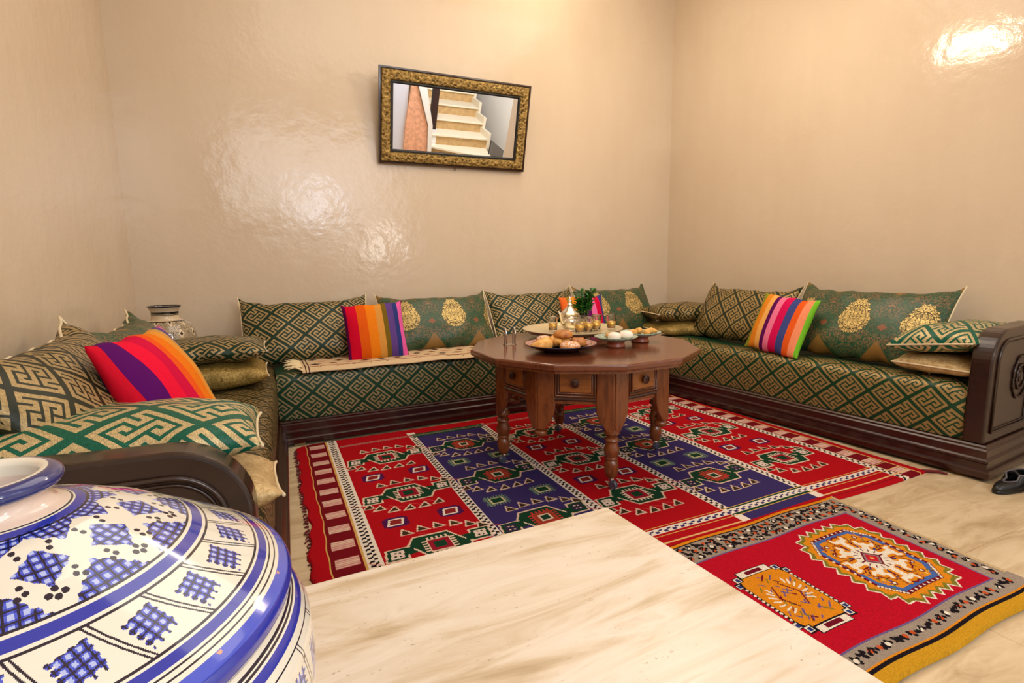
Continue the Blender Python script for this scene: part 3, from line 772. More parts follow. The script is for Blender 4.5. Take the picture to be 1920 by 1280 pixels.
# small pile rug
OR = srgb((226, 140, 26)); GY_ = srgb((160, 144, 128)); BR = srgb((204, 84, 36)); CR = srgb((190, 12, 38)); OLI = srgb((130, 122, 40)); LBL = srgb((72, 106, 172)); DBL = srgb((46, 60, 120)); MAR = srgb((112, 14, 36)); PUR = srgb((110, 90, 140)); WH2 = srgb((240, 228, 208))
SX0, SX1, SY0, SY1 = .86, 2.19, .655, 1.385
c2 = Canvas(SX1-SX0, SY1-SY0, .0028, CR)
def U(x): return x-SX0
def Vv(y): return y-SY0
rr_ = np.random.RandomState(5)
c2.rect(0, 2, Vv(1.262), Vv(1.37), GY_); c2.rect(0, 2, Vv(1.37), 2, OR); c2.rect(0, 2, Vv(1.364), Vv(1.370), BLK)
c2.rect(U(2.095), 2, Vv(.745), Vv(1.37), GY_); c2.rect(U(2.172), 2, 0, 2, srgb((206, 176, 128)))
c2.rect(0, 2, Vv(.705), Vv(.765), GY_); c2.rect(0, U(2.15), Vv(.672), Vv(.705), GY_)
c2.rect(0, 2, Vv(.690), Vv(.700), BLK); c2.rect(0, 2, 0, Vv(.690), srgb((206, 152, 34))); c2.rect(0, 2, Vv(.700), Vv(.705), OR)
for (y0, y1) in ((1.256, 1.262), (.765, .771)): c2.rect(0, U(2.10), Vv(y0), Vv(y1), PUR)
c2.rect(U(2.089), U(2.095), Vv(.77), Vv(1.26), PUR)
def flowers(x0, x1, y0, y1, n, seed):
    r = random.Random(seed)
    nx = max(1, int((x1-x0)/.036)); ny = max(1, int((y1-y0)/.026))
    for i in range(nx):
        for j in range(ny):
            x = x0+(i+.5+.25*(j % 2))*(x1-x0)/nx+r.uniform(-.003, .003); y = y0+(j+.5)*(y1-y0)/ny+r.uniform(-.003, .003)
            for q in range(4):
                a = r.random()*6.3; c2.disc(x+.013*math.cos(a), y+.010*math.sin(a), .0068, BLK)
            c2.disc(x, y, .0078, [BR, BR, WH2, BLK][(i+2*j) % 4])
            if (i+j) % 3 == 0: c2.line([(x-.010, y-.006), (x+.008, y+.011)], .005, BLK)
flowers(U(.95), U(2.16), Vv(1.272), Vv(1.358), 0, 1); flowers(U(2.105), U(2.165), Vv(.77), Vv(1.27), 0, 2); flowers(U(.95), U(2.15), Vv(.712), Vv(.762), 0, 3)
mx, my = U(1.862), Vv(1.005)
def hexa(hw, hh, cut):
    return [(mx-hw, my-hh+cut), (mx-hw+cut*.75, my-hh), (mx+hw-cut*.75, my-hh), (mx+hw, my-hh+cut), (mx+hw, my+hh-cut), (mx+hw-cut*.75, my+hh), (mx-hw+cut*.75, my+hh), (mx-hw, my+hh-cut)]
def serr(P, amp, n):
    out = []
    for i in range(len(P)):
        a, b = P[i], P[(i+1) % len(P)]; L = math.dist(a, b); m = max(1, int(L/n)); nx_, ny_ = (b[1]-a[1])/L, -(b[0]-a[0])/L
        for k in range(m):
            out.append((a[0]+(b[0]-a[0])*k/m, a[1]+(b[1]-a[1])*k/m)); t = (k+.5)/m
            out.append((a[0]+(b[0]-a[0])*t+nx_*amp, a[1]+(b[1]-a[1])*t+ny_*amp))
    return out
O1 = serr(hexa(.170, .195, .075), .026, .042)
c2.poly(O1, OLI); c2.line(O1, .005, WH2, True)
c2.poly(serr(hexa(.158, .182, .07), .018, .042), OR)
c2.poly(hexa(.148, .170, .066), MAR)
for k in range(64):
    a = 2*PI*k/64; H = hexa(.143, .164, .064)
    p = H[int(a/(2*PI)*8)]; q = H[(int(a/(2*PI)*8)+1) % 8]; f = a/(2*PI)*8 % 1
    c2.disc(p[0]+(q[0]-p[0])*f, p[1]+(q[1]-p[1])*f, .0045, WH2)
c2.poly(hexa(.137, .158, .060), LBL); c2.poly(hexa(.122, .143, .054), OR)
msk_r = random.Random(8)
for k in range(230):
    x = mx+msk_r.uniform(-.115, .115); y = my+msk_r.uniform(-.135, .135)
    c2.disc(x, y, msk_r.uniform(.003, .0065), msk_r.choice([OLI, MAR, OR, srgb((236, 190, 90)), PUR, OLI]))
for (sx, sy) in ((-1, -1), (1, 1), (-1, 1), (1, -1)):
    for k in range(2): c2.disc(mx+sx*(.10-.022*k), my+sy*(.07+.045*k), .010, MAR); c2.disc(mx+sx*(.10-.022*k), my+sy*(.07+.045*k), .005, WH2)
# eight-armed white star with hooked ends on a blue and maroon ground
def star(scale, col_, wd):
    for k in range(8):
        a = k*PI/4+PI/8*0; L = (.108 if k % 2 == 0 else .086)*scale; ca, sa = math.cos(a), math.sin(a)*1.1
        e = (mx+L*ca, my+L*sa); c2.line([(mx, my), e], wd, col_)
        px, py = -sa, ca
        c2.line([(e[0]-px*.022, e[1]-py*.022), (e[0]+px*.022, e[1]+py*.022)], wd*.62, col_)
        for s in (-1, 1): c2.line([(e[0]+s*px*.022, e[1]+s*py*.022), (e[0]+s*px*.026+ca*.014, e[1]+s*py*.026+sa*.014)], wd*.5, col_)
star(1.0, MAR, .058); 
for k in (1, 3, 5, 7):
    a = k*PI/4; c2.disc(mx+.075*math.cos(a), my+.082*math.sin(a), .032, DBL)
star(1.0, OR, .046); star(.99, WH2, .024)
c2.disc(mx, my, .062, WH2, .066)
for r_, cc in ((.044, MAR), (.036, srgb((150, 130, 130))), (.026, srgb((200, 30, 50))), (.010, OR), (.005, WH2)):
    c2.poly([(mx-r_, my), (mx, my-r_), (mx+r_, my), (mx, my+r_)], cc)
for k in range(16):
    a = 2*PI*k/16; c2.line([(mx+.042*math.cos(a), my+.044*math.sin(a)), (mx+.056*math.cos(a), my+.058*math.sin(a))], .004, MAR)
# orange panel on the left
ox, oy = U(1.425), Vv(.995)
c2.poly([(ox-.085, oy-.13), (ox+.085, oy-.13), (ox+.105, oy-.10), (ox+.105, oy+.10), (ox+.085, oy+.13), (ox-.085, oy+.13), (ox-.105, oy+.1), (ox-.105, oy-.10)], BLK)
c2.poly([(ox-.080, oy-.125), (ox+.080, oy-.125), (ox+.098, oy-.095), (ox+.098, oy+.095), (ox+.080, oy+.125), (ox-.080, oy+.125), (ox-.098, oy+.095), (ox-.098, oy-.095)], OR)
def tile(x, y, w, h, fill):
    c2.rect(x-w, x+w, y-h, y+h, BLK); c2.rect(x-w+.004, x+w-.004, y-h+.004, y+h-.004, WH2); c2.rect(x-w*.5, x+w*.5, y-h*.5, y+h*.5, fill)
for s in (-1, 1):
    tile(ox, oy+s*.142, .072, .017, MAR)
    for t in (-1, 1): tile(ox+t*.088, oy+s*.128, .015, .015, DBL); tile(ox+t*.108, oy+s*.102, .013, .014, DBL)
    for k in range(-5, 6): c2.disc(ox+s*.103, oy+k*.0155, .0075, BLK); c2.disc(ox+s*.103, oy+k*.0155, .005, WH2)
for k in range(46):
    x = ox+msk_r.uniform(-.085, .085); y = oy+msk_r.uniform(-.11, .11); a = msk_r.choice([.7, .9, 2.4]); l = msk_r.uniform(.006, .014)
    c2.line([(x-l*math.cos(a), y-l*math.sin(a)), (x+l*math.cos(a), y+l*math.sin(a))], .005, msk_r.choice([PUR, MAR, OLI, PUR]))
for s in (-1, 1):
    for k in range(7):
        a = -.9+k*.3; x = ox+s*(.022+.034*math.cos(a)); y = oy+s*.012+.052*math.sin(a)
        c2.line([(x, y), (x+s*.022*math.cos(a+.4), y+.022*math.sin(a+.4))], .0065, WH2)
    c2.line([(ox+s*.02, oy-.05), (ox+s*.045, oy), (ox+s*.02, oy+.05)], .005, MAR)
pr = np.random.RandomState(2).rand(c2.ny, c2.nx, 1)*.22+.86; c2.a *= pr
def warp_small(GX, GY):
    return GX-.045*(1-GY/(SY1-SY0))*(GX/(SX1-SX0))+.004*np.sin(GY*26)*(GX > 1.28), GY+.004*np.sin(GX*14)
tag(rug_obj('pile_rug', c2, SX0, SY0, .022, M['pile'], warp_small, .001, .016), 'small red knotted rug with a jagged medallion and grey flowered border beside the ledge', 'rug')

# cream runner on the back bench
c3 = Canvas(2.62, .34, .006, srgb((226, 198, 158)))
BK = srgb((60, 34, 34)); PK = srgb((206, 140, 120)); BRN = srgb((128, 62, 40))
for k in range(26):
    for j in range(3):
        x = .08+k*.1+.05*(j % 2); y = .10+j*.085
        cc = [BK, BRN, PK, BRN][(k+j*2) % 4]; w = .032+.010*((k*7+j) % 3 == 0)
        c3.poly([(x-w, y), (x, y-.024), (x+w, y), (x, y+.024)], cc); c3.poly([(x-w*.4, y), (x, y-.007), (x+w*.4, y), (x, y+.007)], srgb((226, 198, 158)) if cc == PK else BK)
    x = .10+k*.1; c3.line([(x-.05, .045), (x-.014, .045), (x, .055), (x+.014, .045), (x+.05, .045)], .005, BRN); c3.line([(x-.014, .045), (x, .035), (x+.014, .045)], .005, BRN)
for x in (.02, .036, 2.59): c3.rect(x, x+.006, 0, .34, BK)
def run_xyz():
    gx = np.linspace(0, 2.62, c3.nx+1); gy = np.linspace(0, .34, c3.ny+1); GX, GY = np.meshgrid(gx, gy)
    V = np.zeros((c3.ny+1, c3.nx+1, 3)); wave = np.where(GX > .85, .016*np.sin((GX-.85)*13.5), 0)
    V[..., 0] = .215+GX; V[..., 1] = 3.262+GY-np.minimum(wave, .03)*(1-GY/.34)
    z = .4515+.002*np.sin(GX*17)*np.exp(-GY/.1)
    dr = np.clip((3.325-V[..., 1])/.06, 0, 1); V[..., 2] = z-.024*dr**2
    return V
V3 = run_xyz(); rn = tag(link('bench_runner', grid_mesh('bench_runner', V3, c3.nx, c3.ny, c3.a), M['kilim']), 'long cream woven runner with dark diamonds and fringed ends on the back bench seat', 'runner')
sd = rn.modifiers.new('solid', 'SOLIDIFY'); sd.thickness = .006; sd.offset = 1
for side, x in ((-1, .215), (1, .215+2.62)):
    fb = MB()
    for k in range(26):
        y = 3.268+k*.0125; a = rnd.uniform(-.018, .018); l = .065+rnd.random()*.03
        fb.tube([(x-side*.004, y, .444 if y < 3.31 else .456), (x+side*l*.5, y+a*.5, .462+rnd.random()*.006), (x+side*l, y+a, .455+rnd.random()*.012)], [.005, .004, .0015], 5)
    fb.build('fringe', M['tassel'], rn)['kind'] = 'stuff'
# ------------------------------------------------------------------ table on castors
TC = (1.515, 2.32); TA = DR(75.5); TR_ = .455; TZ = .620
tb = thing('wheeled_table', (*TC, .011), 'low polished walnut table with drawers, turned legs and castors on the kilim', 'table')
def tl(ang, r, z=0): return Vector((r*math.cos(ang), r*math.sin(ang), z-.011))
P12 = [(.583*math.cos(TA+k*PI/6), .583*math.sin(TA+k*PI/6)) for k in range(12)]
tp = MB().prism(P12, TZ-.011-.030, TZ-.011).build('tabletop', M['tabtop'], tb, bevel=.008, seg=3)
P12b = [(p[0]*.972, p[1]*.972) for p in P12]
MB().prism(P12b, TZ-.011-.042, TZ-.011-.028).build('top_moulding', M['table'], tp)
CR_ = .462
cor = [TA+k*PI/4 for k in range(8)]
for k in range(8):
    a, b = cor[k], cor[(k+1) % 8]
    pa, pb_ = tl(a, CR_), tl(b, CR_); mid = (pa+pb_)/2; ex = (pb_-pa).normalized(); n_ = Vector((mid.x, mid.y, 0)).normalized(); L = (pb_-pa).length
    Fm = Matrix(((ex.x, 0, n_.x, mid.x), (ex.y, 0, n_.y, mid.y), (0, 1, 0, -.011), (0, 0, 0, 1)))    # (along, up, out)
    h = L/2
    # apron rail under the drawer and panel behind
    ap = MB().prism([(-h+.03, .41), (h-.03, .41), (h-.03, TZ-.04), (-h+.03, TZ-.04)], -.035, -.012, Fm).build('apron', M['table'], tb)
    d0, d1, z0, z1 = -h+.088, h-.088, .448, .572
    dr = MB().prism([(d0, z0), (d1, z0), (d1, z1), (d0, z1)], -.03, -.004, Fm).build('drawer', M['tabdark'], tb, bevel=.003)
    MB().prism([(d0+.018, z0+.018), (d1-.018, z0+.018), (d1-.018, z1-.018), (d0+.018, z1-.018)], -.005, .002, Fm).build('drawer_panel', M['tabpanel'], dr, bevel=.005, seg=2)
    fm = MB()
    for o_ in (.0, .013):
        fm.tube([Fm @ Vector(p) for p in ((d0+o_, z0+o_, -.002), (d1-o_, z0+o_, -.002), (d1-o_, z1-o_, -.002), (d0+o_, z1-o_, -.002))], .0042, 6, True)
    fm.build('drawer_moulding', M['table'], dr, smooth=True)
    MB().lathe([(.007, .0), (.008, .008), (.019, .012), (.020, .018), (.013, .020), (.011, .017), (.006, .018), (.005, .022), (.0005, .023)], 20,
        Fm @ Matrix.Translation((0, (z0+z1)/2, .0))).build('knob', M['tabdark'], dr, smooth=True, angle=50)
    for s in (-1, 1):
        e = s*(h-.003)
        P = [(e, TZ-.04), (e-s*.082, TZ-.04), (e-s*.082, .435), (e-s*.080, .375), (e-s*.068, .335), (e-s*.045, .305), (e-s*.035, .285), (e, .285)]
        if s < 0: P = P[::-1]
        MB().prism(P, -.028, .0, Fm).build('pilaster', M['table'], tb, bevel=.006, seg=3)
    tl_ = MB().tube([Fm @ Vector((-h+.082, .432, -.008)), Fm @ Vector((h-.082, .432, -.008))], .007, 6).build('rail_bead', M['tabdark'], ap)
for k in range(8):
    c0 = tl(cor[k], CR_-.038)
    T = Matrix.Translation((c0.x, c0.y, -.011))
    if k % 2 == 0:
        lg = MB().lathe([(.030, .30), (.036, .286), (.036, .276), (.026, .268), (.024, .258), (.033, .250), (.034, .244), (.026, .236), (.028, .222), (.036, .205), (.035, .185), (.027, .165), (.030, .160),
                (.030, .155), (.024, .150), (.030, .140), (.033, .122), (.032, .10), (.027, .078), (.022, .068), (.010, .064)], 24, T).build('leg', M['table'], tb, smooth=True, angle=50)
        cs = MB().lathe([(.012, .066), (.014, .058), (.006, .054), (.006, .046)], 12, T).build('caster', M['chrome'], lg, smooth=True, angle=40)
        a_ = cor[k]+.6; wx = T @ Vector((.010*math.cos(a_), .010*math.sin(a_), .032))
        Wm = Matrix.Translation(wx) @ Matrix.Rotation(a_, 4, 'Z') @ Matrix.Rotation(PI/2, 4, 'X')
        MB().lathe([(.008, -.011), (.019, -.010), (.0208, -.006), (.0208, .006), (.019, .010), (.008, .011)], 20, Wm).build('wheel', plain('castor_wheel', (96, 104, 124), .2, .6), lg, smooth=True, angle=40)
    else:
        MB().lathe([(.022, .31), (.030, .292), (.024, .284), (.021, .280), (.030, .272), (.032, .262), (.026, .252), (.012, .246), (.002, .244)], 24, T).build('pendant', M['table'], tb, smooth=True, angle=50)

# ------------------------------------------------------------------ things on the table
def glassmat(name, color, rough=.02):
    t = NT(name, rough, 0, color); t.inp('Transmission Weight', 1.0); t.inp('IOR', 1.45); t.b.inputs['Base Color'].default_value = (*srgb(color), 1); return t.m
M['glass'] = glassmat('clear_glass', (250, 248, 244)); M['tea'] = plain('mint_tea', (206, 146, 74), .1, 0, 0, 10); M['goldband'] = plain('gold_glass_band', (214, 172, 86), .3, .8)
TT = TZ+.0005
# napkin holder
nh = thing('napkin_holder', (1.185, 2.50, TT), 'small clear upright holder standing empty at the left of the table top', 'holder')
MB().box(-.032, .032, -.018, .018, 0, .004).build('base', M['glass'], nh, bevel=.001)
for s in (-1, 1): MB().tube([(s*.024, -.012, .004), (s*.026, -.012, .078), (s*.026, 0, .088), (s*.026, .012, .078), (s*.024, .012, .004)], .004, 8).build('upright', M['chrome'], nh, smooth=True)
# pastry plate
PX = (1.315, 2.20)
pl = thing('pastry_plate', (*PX, TT), 'wide navy rimmed plate piled with pastries on the near side of the table', 'plate')
MB().lathe([(.07, 0), (.085, .0), (.10, .008), (.15, .024), (.172, .034), (.174, .037), (.170, .038), (.148, .029), (.10, .015), (.02, .010), (.001, .010)], 56).build('plate', plain('navy_glaze', (14, 16, 44), .12), pl, smooth=True)
MB().lathe([(.171, .0382), (.148, .0298), (.11, .0185), (.108, .0185), (.148, .0302), (.171, .0387)], 56, cap=False).build('rim_decoration', plain('patterned_rim', (150, 110, 100), .25, 0, 0, 90, .5), pl, smooth=True)
def pastry_mat(name, c1, c2, sugar=None):
    t = NT(name, .5); n = t.noise(t.coord(), 38, 5, .6); c_ = t.mix(t.rng(n, .35, .65, 0, 1), c1, c2)
    if sugar:
        g = t.n('ShaderNodeNewGeometry'); sp = t.n('ShaderNodeSeparateXYZ'); t.set(sp.inputs[0], t.coord())
        m = t.math('MULTIPLY', t.rng(t.noise(t.coord(), 150, 3, .6), .48, .56, 0, 1), t.rng(sp.outputs[2], .016, .026, 0, 1)); c_ = t.mix(m, c_, sugar)
    t.col(c_); t.bump(n, .5, .004); return t.m
M['crust'] = pastry_mat('golden_crust', (206, 140, 54), (232, 184, 104)); M['brownc'] = pastry_mat('baked_brown', (150, 84, 30), (206, 140, 66)); M['sugar'] = pastry_mat('sugared_crust', (180, 104, 44), (224, 160, 80), (244, 220, 212))
def croissant(scale=1):
    mb = MB(); n = 22; pts = []; rr = []
    for i in range(n+1):
        t = i/n*2-1; a = t*1.25
        pts.append((.050*math.sin(a)*scale, (.050-.050*math.cos(a))*scale, .020*scale)); rr.append(scale*(.004+.022*(1-abs(t)**1.8))*(1+.10*(1 if int((t+1)*3.5) % 2 else -1)*(1-abs(t))))
    return mb.tube(pts, rr, 14)
def bun(r, h): return MB().lathe([(r*.75, 0), (r*.95, h*.15), (r, h*.4), (r*.88, h*.72), (r*.6, h*.93), (r*.25, h), (.0005, h)], 24)
def put(mb, name, m, loc, rz, label, cat, group, tilt=0):
    o = mb.build(name, m, smooth=True); o.location = loc; o.rotation_euler = (tilt, 0, rz); return tag(o, label, cat, group)
GP = 'pastries on the navy plate'
zp = TT+.012
put(croissant(1.25), 'croissant', M['crust'], (PX[0]-.085, PX[1]+.0, zp), .5, 'plump golden croissant at the left side of the navy plate', 'pastry', GP)
put(croissant(1.1), 'croissant', M['crust'], (PX[0]-.01, PX[1]+.055, zp+.004), 2.2, 'narrow golden croissant in the middle of the navy plate', 'pastry', GP)
put(bun(.050, .040), 'sugared_bun', M['sugar'], (PX[0]+.018, PX[1]-.055, zp-.001), .4, 'round bun dusted with pink sugar at the front of the navy plate', 'pastry', GP)
put(bun(.040, .042), 'sugared_bun', M['sugar'], (PX[0]-.035, PX[1]+.105, zp+.010), 1.4, 'small sugared bun at the back of the navy plate', 'pastry', GP)
put(bun(.050, .036), 'round_pastry', M['brownc'], (PX[0]+.035, PX[1]+.035, zp+.046), .0, 'dark topped round pastry on top of the pile', 'pastry', GP)
put(MB().box(-.036, .036, -.03, .03, 0, .040), 'square_pastry', M['brownc'], (PX[0]+.092, PX[1]-.012, zp+.004), -.4, 'square golden pastry at the right side of the navy plate', 'pastry', GP).modifiers.new('b', 'BEVEL').width = .010
put(bun(.045, .044), 'round_pastry', M['crust'], (PX[0]+.045, PX[1]+.045, zp+.001), .0, 'plain golden pastry under the dark topped one', 'pastry', GP)
# footed bowls
M['celadon'] = plain('celadon_glaze', (150, 170, 152), .2, 0, 0, 80, .25); M['foot'] = plain('red_clay_foot', (146, 70, 44), .3)
def footed(loc, label):
    t = thing('footed_dish', (*loc, TT), label, 'dish', 'pale green footed dishes on the table')
    MB().lathe([(.001, .030), (.05, .030), (.085, .038), (.106, .050), (.108, .053), (.104, .053), (.08, .043), (.045, .036), (.001, .035)], 40, cap=False).build('bowl', M['celadon'], t, smooth=True)
    MB().lathe([(.044, .0), (.048, .003), (.044, .012), (.042, .020), (.046, .031)], 32).build('foot', M['foot'], t, smooth=True, angle=50)
    return t
B1 = (1.615, 2.165); B2 = (1.825, 2.235)
footed(B1, 'pale green footed dish holding two white biscuits'); footed(B2, 'pale green footed dish of golden biscuits at the right')
M['icing'] = plain('sugar_white', (244, 226, 210), .6, 0, .3, 200)
put(bun(.034, .036), 'round_biscuit', M['icing'], (B1[0]-.014, B1[1]-.006, TT+.038), 0, 'left of the two white sugared biscuits in the green dish', 'biscuit', 'white biscuits')
put(bun(.036, .036), 'round_biscuit', M['icing'], (B1[0]+.052, B1[1]-.014, TT+.042), 0, 'right of the two white sugared biscuits in the green dish', 'biscuit', 'white biscuits')
put(bun(.026, .020), 'round_biscuit', M['crust'], (B1[0]+.010, B1[1]+.06, TT+.041), 0, 'small golden biscuit behind the two white ones', 'biscuit', 'white biscuits')
for k, (dx, dy, lab) in enumerate(((-.055, -.01, 'leftmost golden crescent biscuit in the right green dish'), (.01, .02, 'middle golden crescent biscuit in the right green dish'), (.06, -.012, 'rightmost golden crescent biscuit in the right green dish'), (.0, -.05, 'front golden crescent biscuit in the right green dish'))):
    put(croissant(.62), 'crescent_biscuit', M['crust'], (B2[0]+dx, B2[1]+dy, TT+.042), k*1.3, lab, 'biscuit', 'golden biscuits in the right dish')
# tea tray
TY = (1.625, 2.59)
tr = thing('tea_tray', (*TY, TT), 'round pale metal tea tray with raised rim carrying pot and glasses', 'tray')
tray_m = plain('tray_metal', (236, 224, 188), .3, .7, .3, 180)
MB().lathe([(.001, .028), (.255, .028), (.275, .044), (.282, .046), (.284, .050), (.276, .052), (.262, .041), (.25, .034), (.001, .033)], 72, cap=False).build('tray_plate', tray_m, tr, smooth=True, angle=60)
for k in range(3): MB().lathe([(.012, 0), (.015, .006), (.009, .014), (.012, .029)], 12, Matrix.Translation((.17*math.cos(k*2.09+.5), .17*math.sin(k*2.09+.5), 0))).build('foot', tray_m, tr, smooth=True)
TS = TT+.0335
tp_ = thing('teapot', (1.615, 2.60, TS), 'engraved silver Moroccan teapot with a tall conical lid on the tray', 'teapot')
tp_.scale = (.95, .95, .93)
MB().lathe([(.034, 0), (.040, .003), (.036, .010), (.046, .022), (.058, .042), (.060, .060), (.054, .078), (.044, .090), (.046, .094), (.058, .100), (.059, .104)], 32).build('body', M['silver'], tp_, smooth=True, angle=60)
ld = MB().lathe([(.060, .104), (.056, .110), (.040, .124), (.024, .140), (.016, .150), (.014, .158), (.018, .162), (.012, .168), (.008, .174), (.013, .182), (.012, .190), (.005, .196), (.006, .202), (.001, .214)], 32).build('lid', M['silver'], tp_, smooth=True, angle=60)
MB().tube([(-.050, -.02, .050), (-.070, -.028, .062), (-.080, -.032, .085), (-.088, -.035, .110), (-.104, -.04, .125)], [.013, .011, .008, .007, .005], 12).build('spout', M['silver'], tp_, smooth=True)
MB().tube([(.046, .018, .094), (.075, .03, .104), (.092, .036, .085), (.086, .034, .055), (.058, .022, .038)], .005, 10).build('handle', M['silver'], tp_, smooth=True)
def tea_glass(loc, label):
    t = thing('tea_glass', (*loc, TS), label, 'glass', 'tea glasses on the tray')
    MB().lathe([(.0005, 0), (.022, 0), (.023, .004), (.024, .03), (.029, .078), (.030, .082), (.0282, .082), (.0272, .078), (.0222, .03), (.0212, .008), (.0005, .007)], 28, cap=False).build('glass_wall', M['glass'], t, smooth=True)
    MB().lathe([(.0005, .0075), (.0208, .0085), (.0218, .03), (.0238, .046), (.0005, .046)], 24, cap=False).build('tea', M['tea'], t, smooth=True, angle=40)
    MB().lathe([(.0248, .030), (.0265, .047), (.0262, .047), (.0245, .030)], 28, cap=False).build('gold_band', M['goldband'], t, smooth=True)
for x, y, lab in ((1.515, 2.62, 'tea glass left of the silver teapot'), (1.60, 2.475, 'tea glass in front of the silver teapot'), (1.675, 2.50, 'tea glass just right of the silver teapot'), (1.745, 2.53, 'tea glass between the teapot and the mint'),
                  (1.80, 2.60, 'tea glass under the mint leaves'), (1.845, 2.52, 'tea glass at the right end of the tray'), (1.70, 2.60, 'tea glass half hidden behind the others at the middle of the tray')):
    tea_glass((x, y), lab)
mg = thing('mint_glass', (1.745, 2.655, TS), 'glass holding a bushy bunch of fresh mint at the back of the tray', 'plant')
MB().lathe([(.0005, 0), (.024, 0), (.026, .03), (.031, .09), (.029, .09), (.024, .03), (.022, .006), (.0005, .006)], 24, cap=False).build('glass_wall', M['glass'], mg, smooth=True)
r3 = random.Random(4); st_ = MB(); lf = MB()
for k in range(26):
    a = r3.random()*6.28; s = r3.random()**.5*.07; tip = Vector((s*math.cos(a), s*math.sin(a), .13+r3.random()*.10)); b0 = Vector((.01*math.cos(a), .01*math.sin(a), .01))
    mid = b0.lerp(tip, .5)+Vector((0, 0, .02)); st_.tube([b0, mid, tip], .0018, 5)
    for q in range(15):
        t = .45+.6*q/15; p = b0.lerp(mid, t*2) if t < .5 else mid.lerp(tip, min(1.1, t*2-1))
        az = r3.random()*6.28; L = .018+r3.random()*.016; d = Vector((math.cos(az), math.sin(az), r3.uniform(-.1, .7))).normalized(); w = d.cross(Vector((0, 0, 1))).normalized()*L*.42; up = w.cross(d).normalized()*L*.12
        lf.add([p, p+d*L*.3+w*.8+up, p+d*L*.65+w+up, p+d*L, p+d*L*.65-w+up, p+d*L*.3-w*.8+up, p+d*L*.5-up], [(0, 1, 6), (1, 2, 6), (2, 3, 6), (3, 4, 6), (4, 5, 6), (5, 0, 6)])
st_.build('stems', plain('mint_stem', (70, 110, 40), .6), mg); lf.build('leaves', plain('mint_leaf', (38, 98, 24), .5, 0, 0, 60, .35), mg)['kind'] = 'stuff'

# ------------------------------------------------------------------ vases
def painted_vase(name, prof, loc, paint, nt, res, label, lean=None, mat=None, fine_from=0):
    P = np.array(prof, float); d = np.r_[0, np.cumsum(np.hypot(*np.diff(P, axis=0).T))]; dense = np.r_[0, d[np.argmax(P[:, 1] > fine_from)]] if fine_from else np.r_[0, 0]
    s = np.unique(np.r_[np.arange(0, dense[1], res*8), np.arange(dense[1], d[-1], res), d[-1]]); n = len(s)-1; r = np.interp(s, d, P[:, 0]); z = np.interp(s, d, P[:, 1])
    k_ = 6; ker = np.hanning(2*k_+1); ker /= ker.sum()
    def sm(a): b = np.convolve(np.pad(a, k_, 'edge'), ker, 'valid'); b[0] = a[0]; b[-1] = a[-1]; return b
    r = sm(r); z = sm(z)
    th = np.linspace(0, 2*np.pi, nt, endpoint=False); V = np.zeros((n+1, nt, 3))
    V[..., 0] = r[:, None]*np.cos(th); V[..., 1] = r[:, None]*np.sin(th); V[..., 2] = z[:, None]
    if lean: V[..., 0] += lean(V[..., 2])
    sc = (s[:-1]+s[1:])/2; rc = np.interp(sc, s, r); zc = np.interp(sc, s, z); thc = th+np.pi/nt
    col_ = paint(*np.meshgrid(thc, sc), rc[:, None]+0*thc, zc[:, None]+0*thc)
    me = grid_mesh(name, V, nt, n, col_, True); o = link(name, me, mat or M['glaze'], None, True); o.location = loc
    return tag(o, label, 'vase')
vb = srgb((40, 52, 160)); vb2 = srgb((72, 88, 196)); vw = srgb((226, 220, 204)); vk = srgb((24, 20, 44)); vlip = srgb((46, 54, 112))
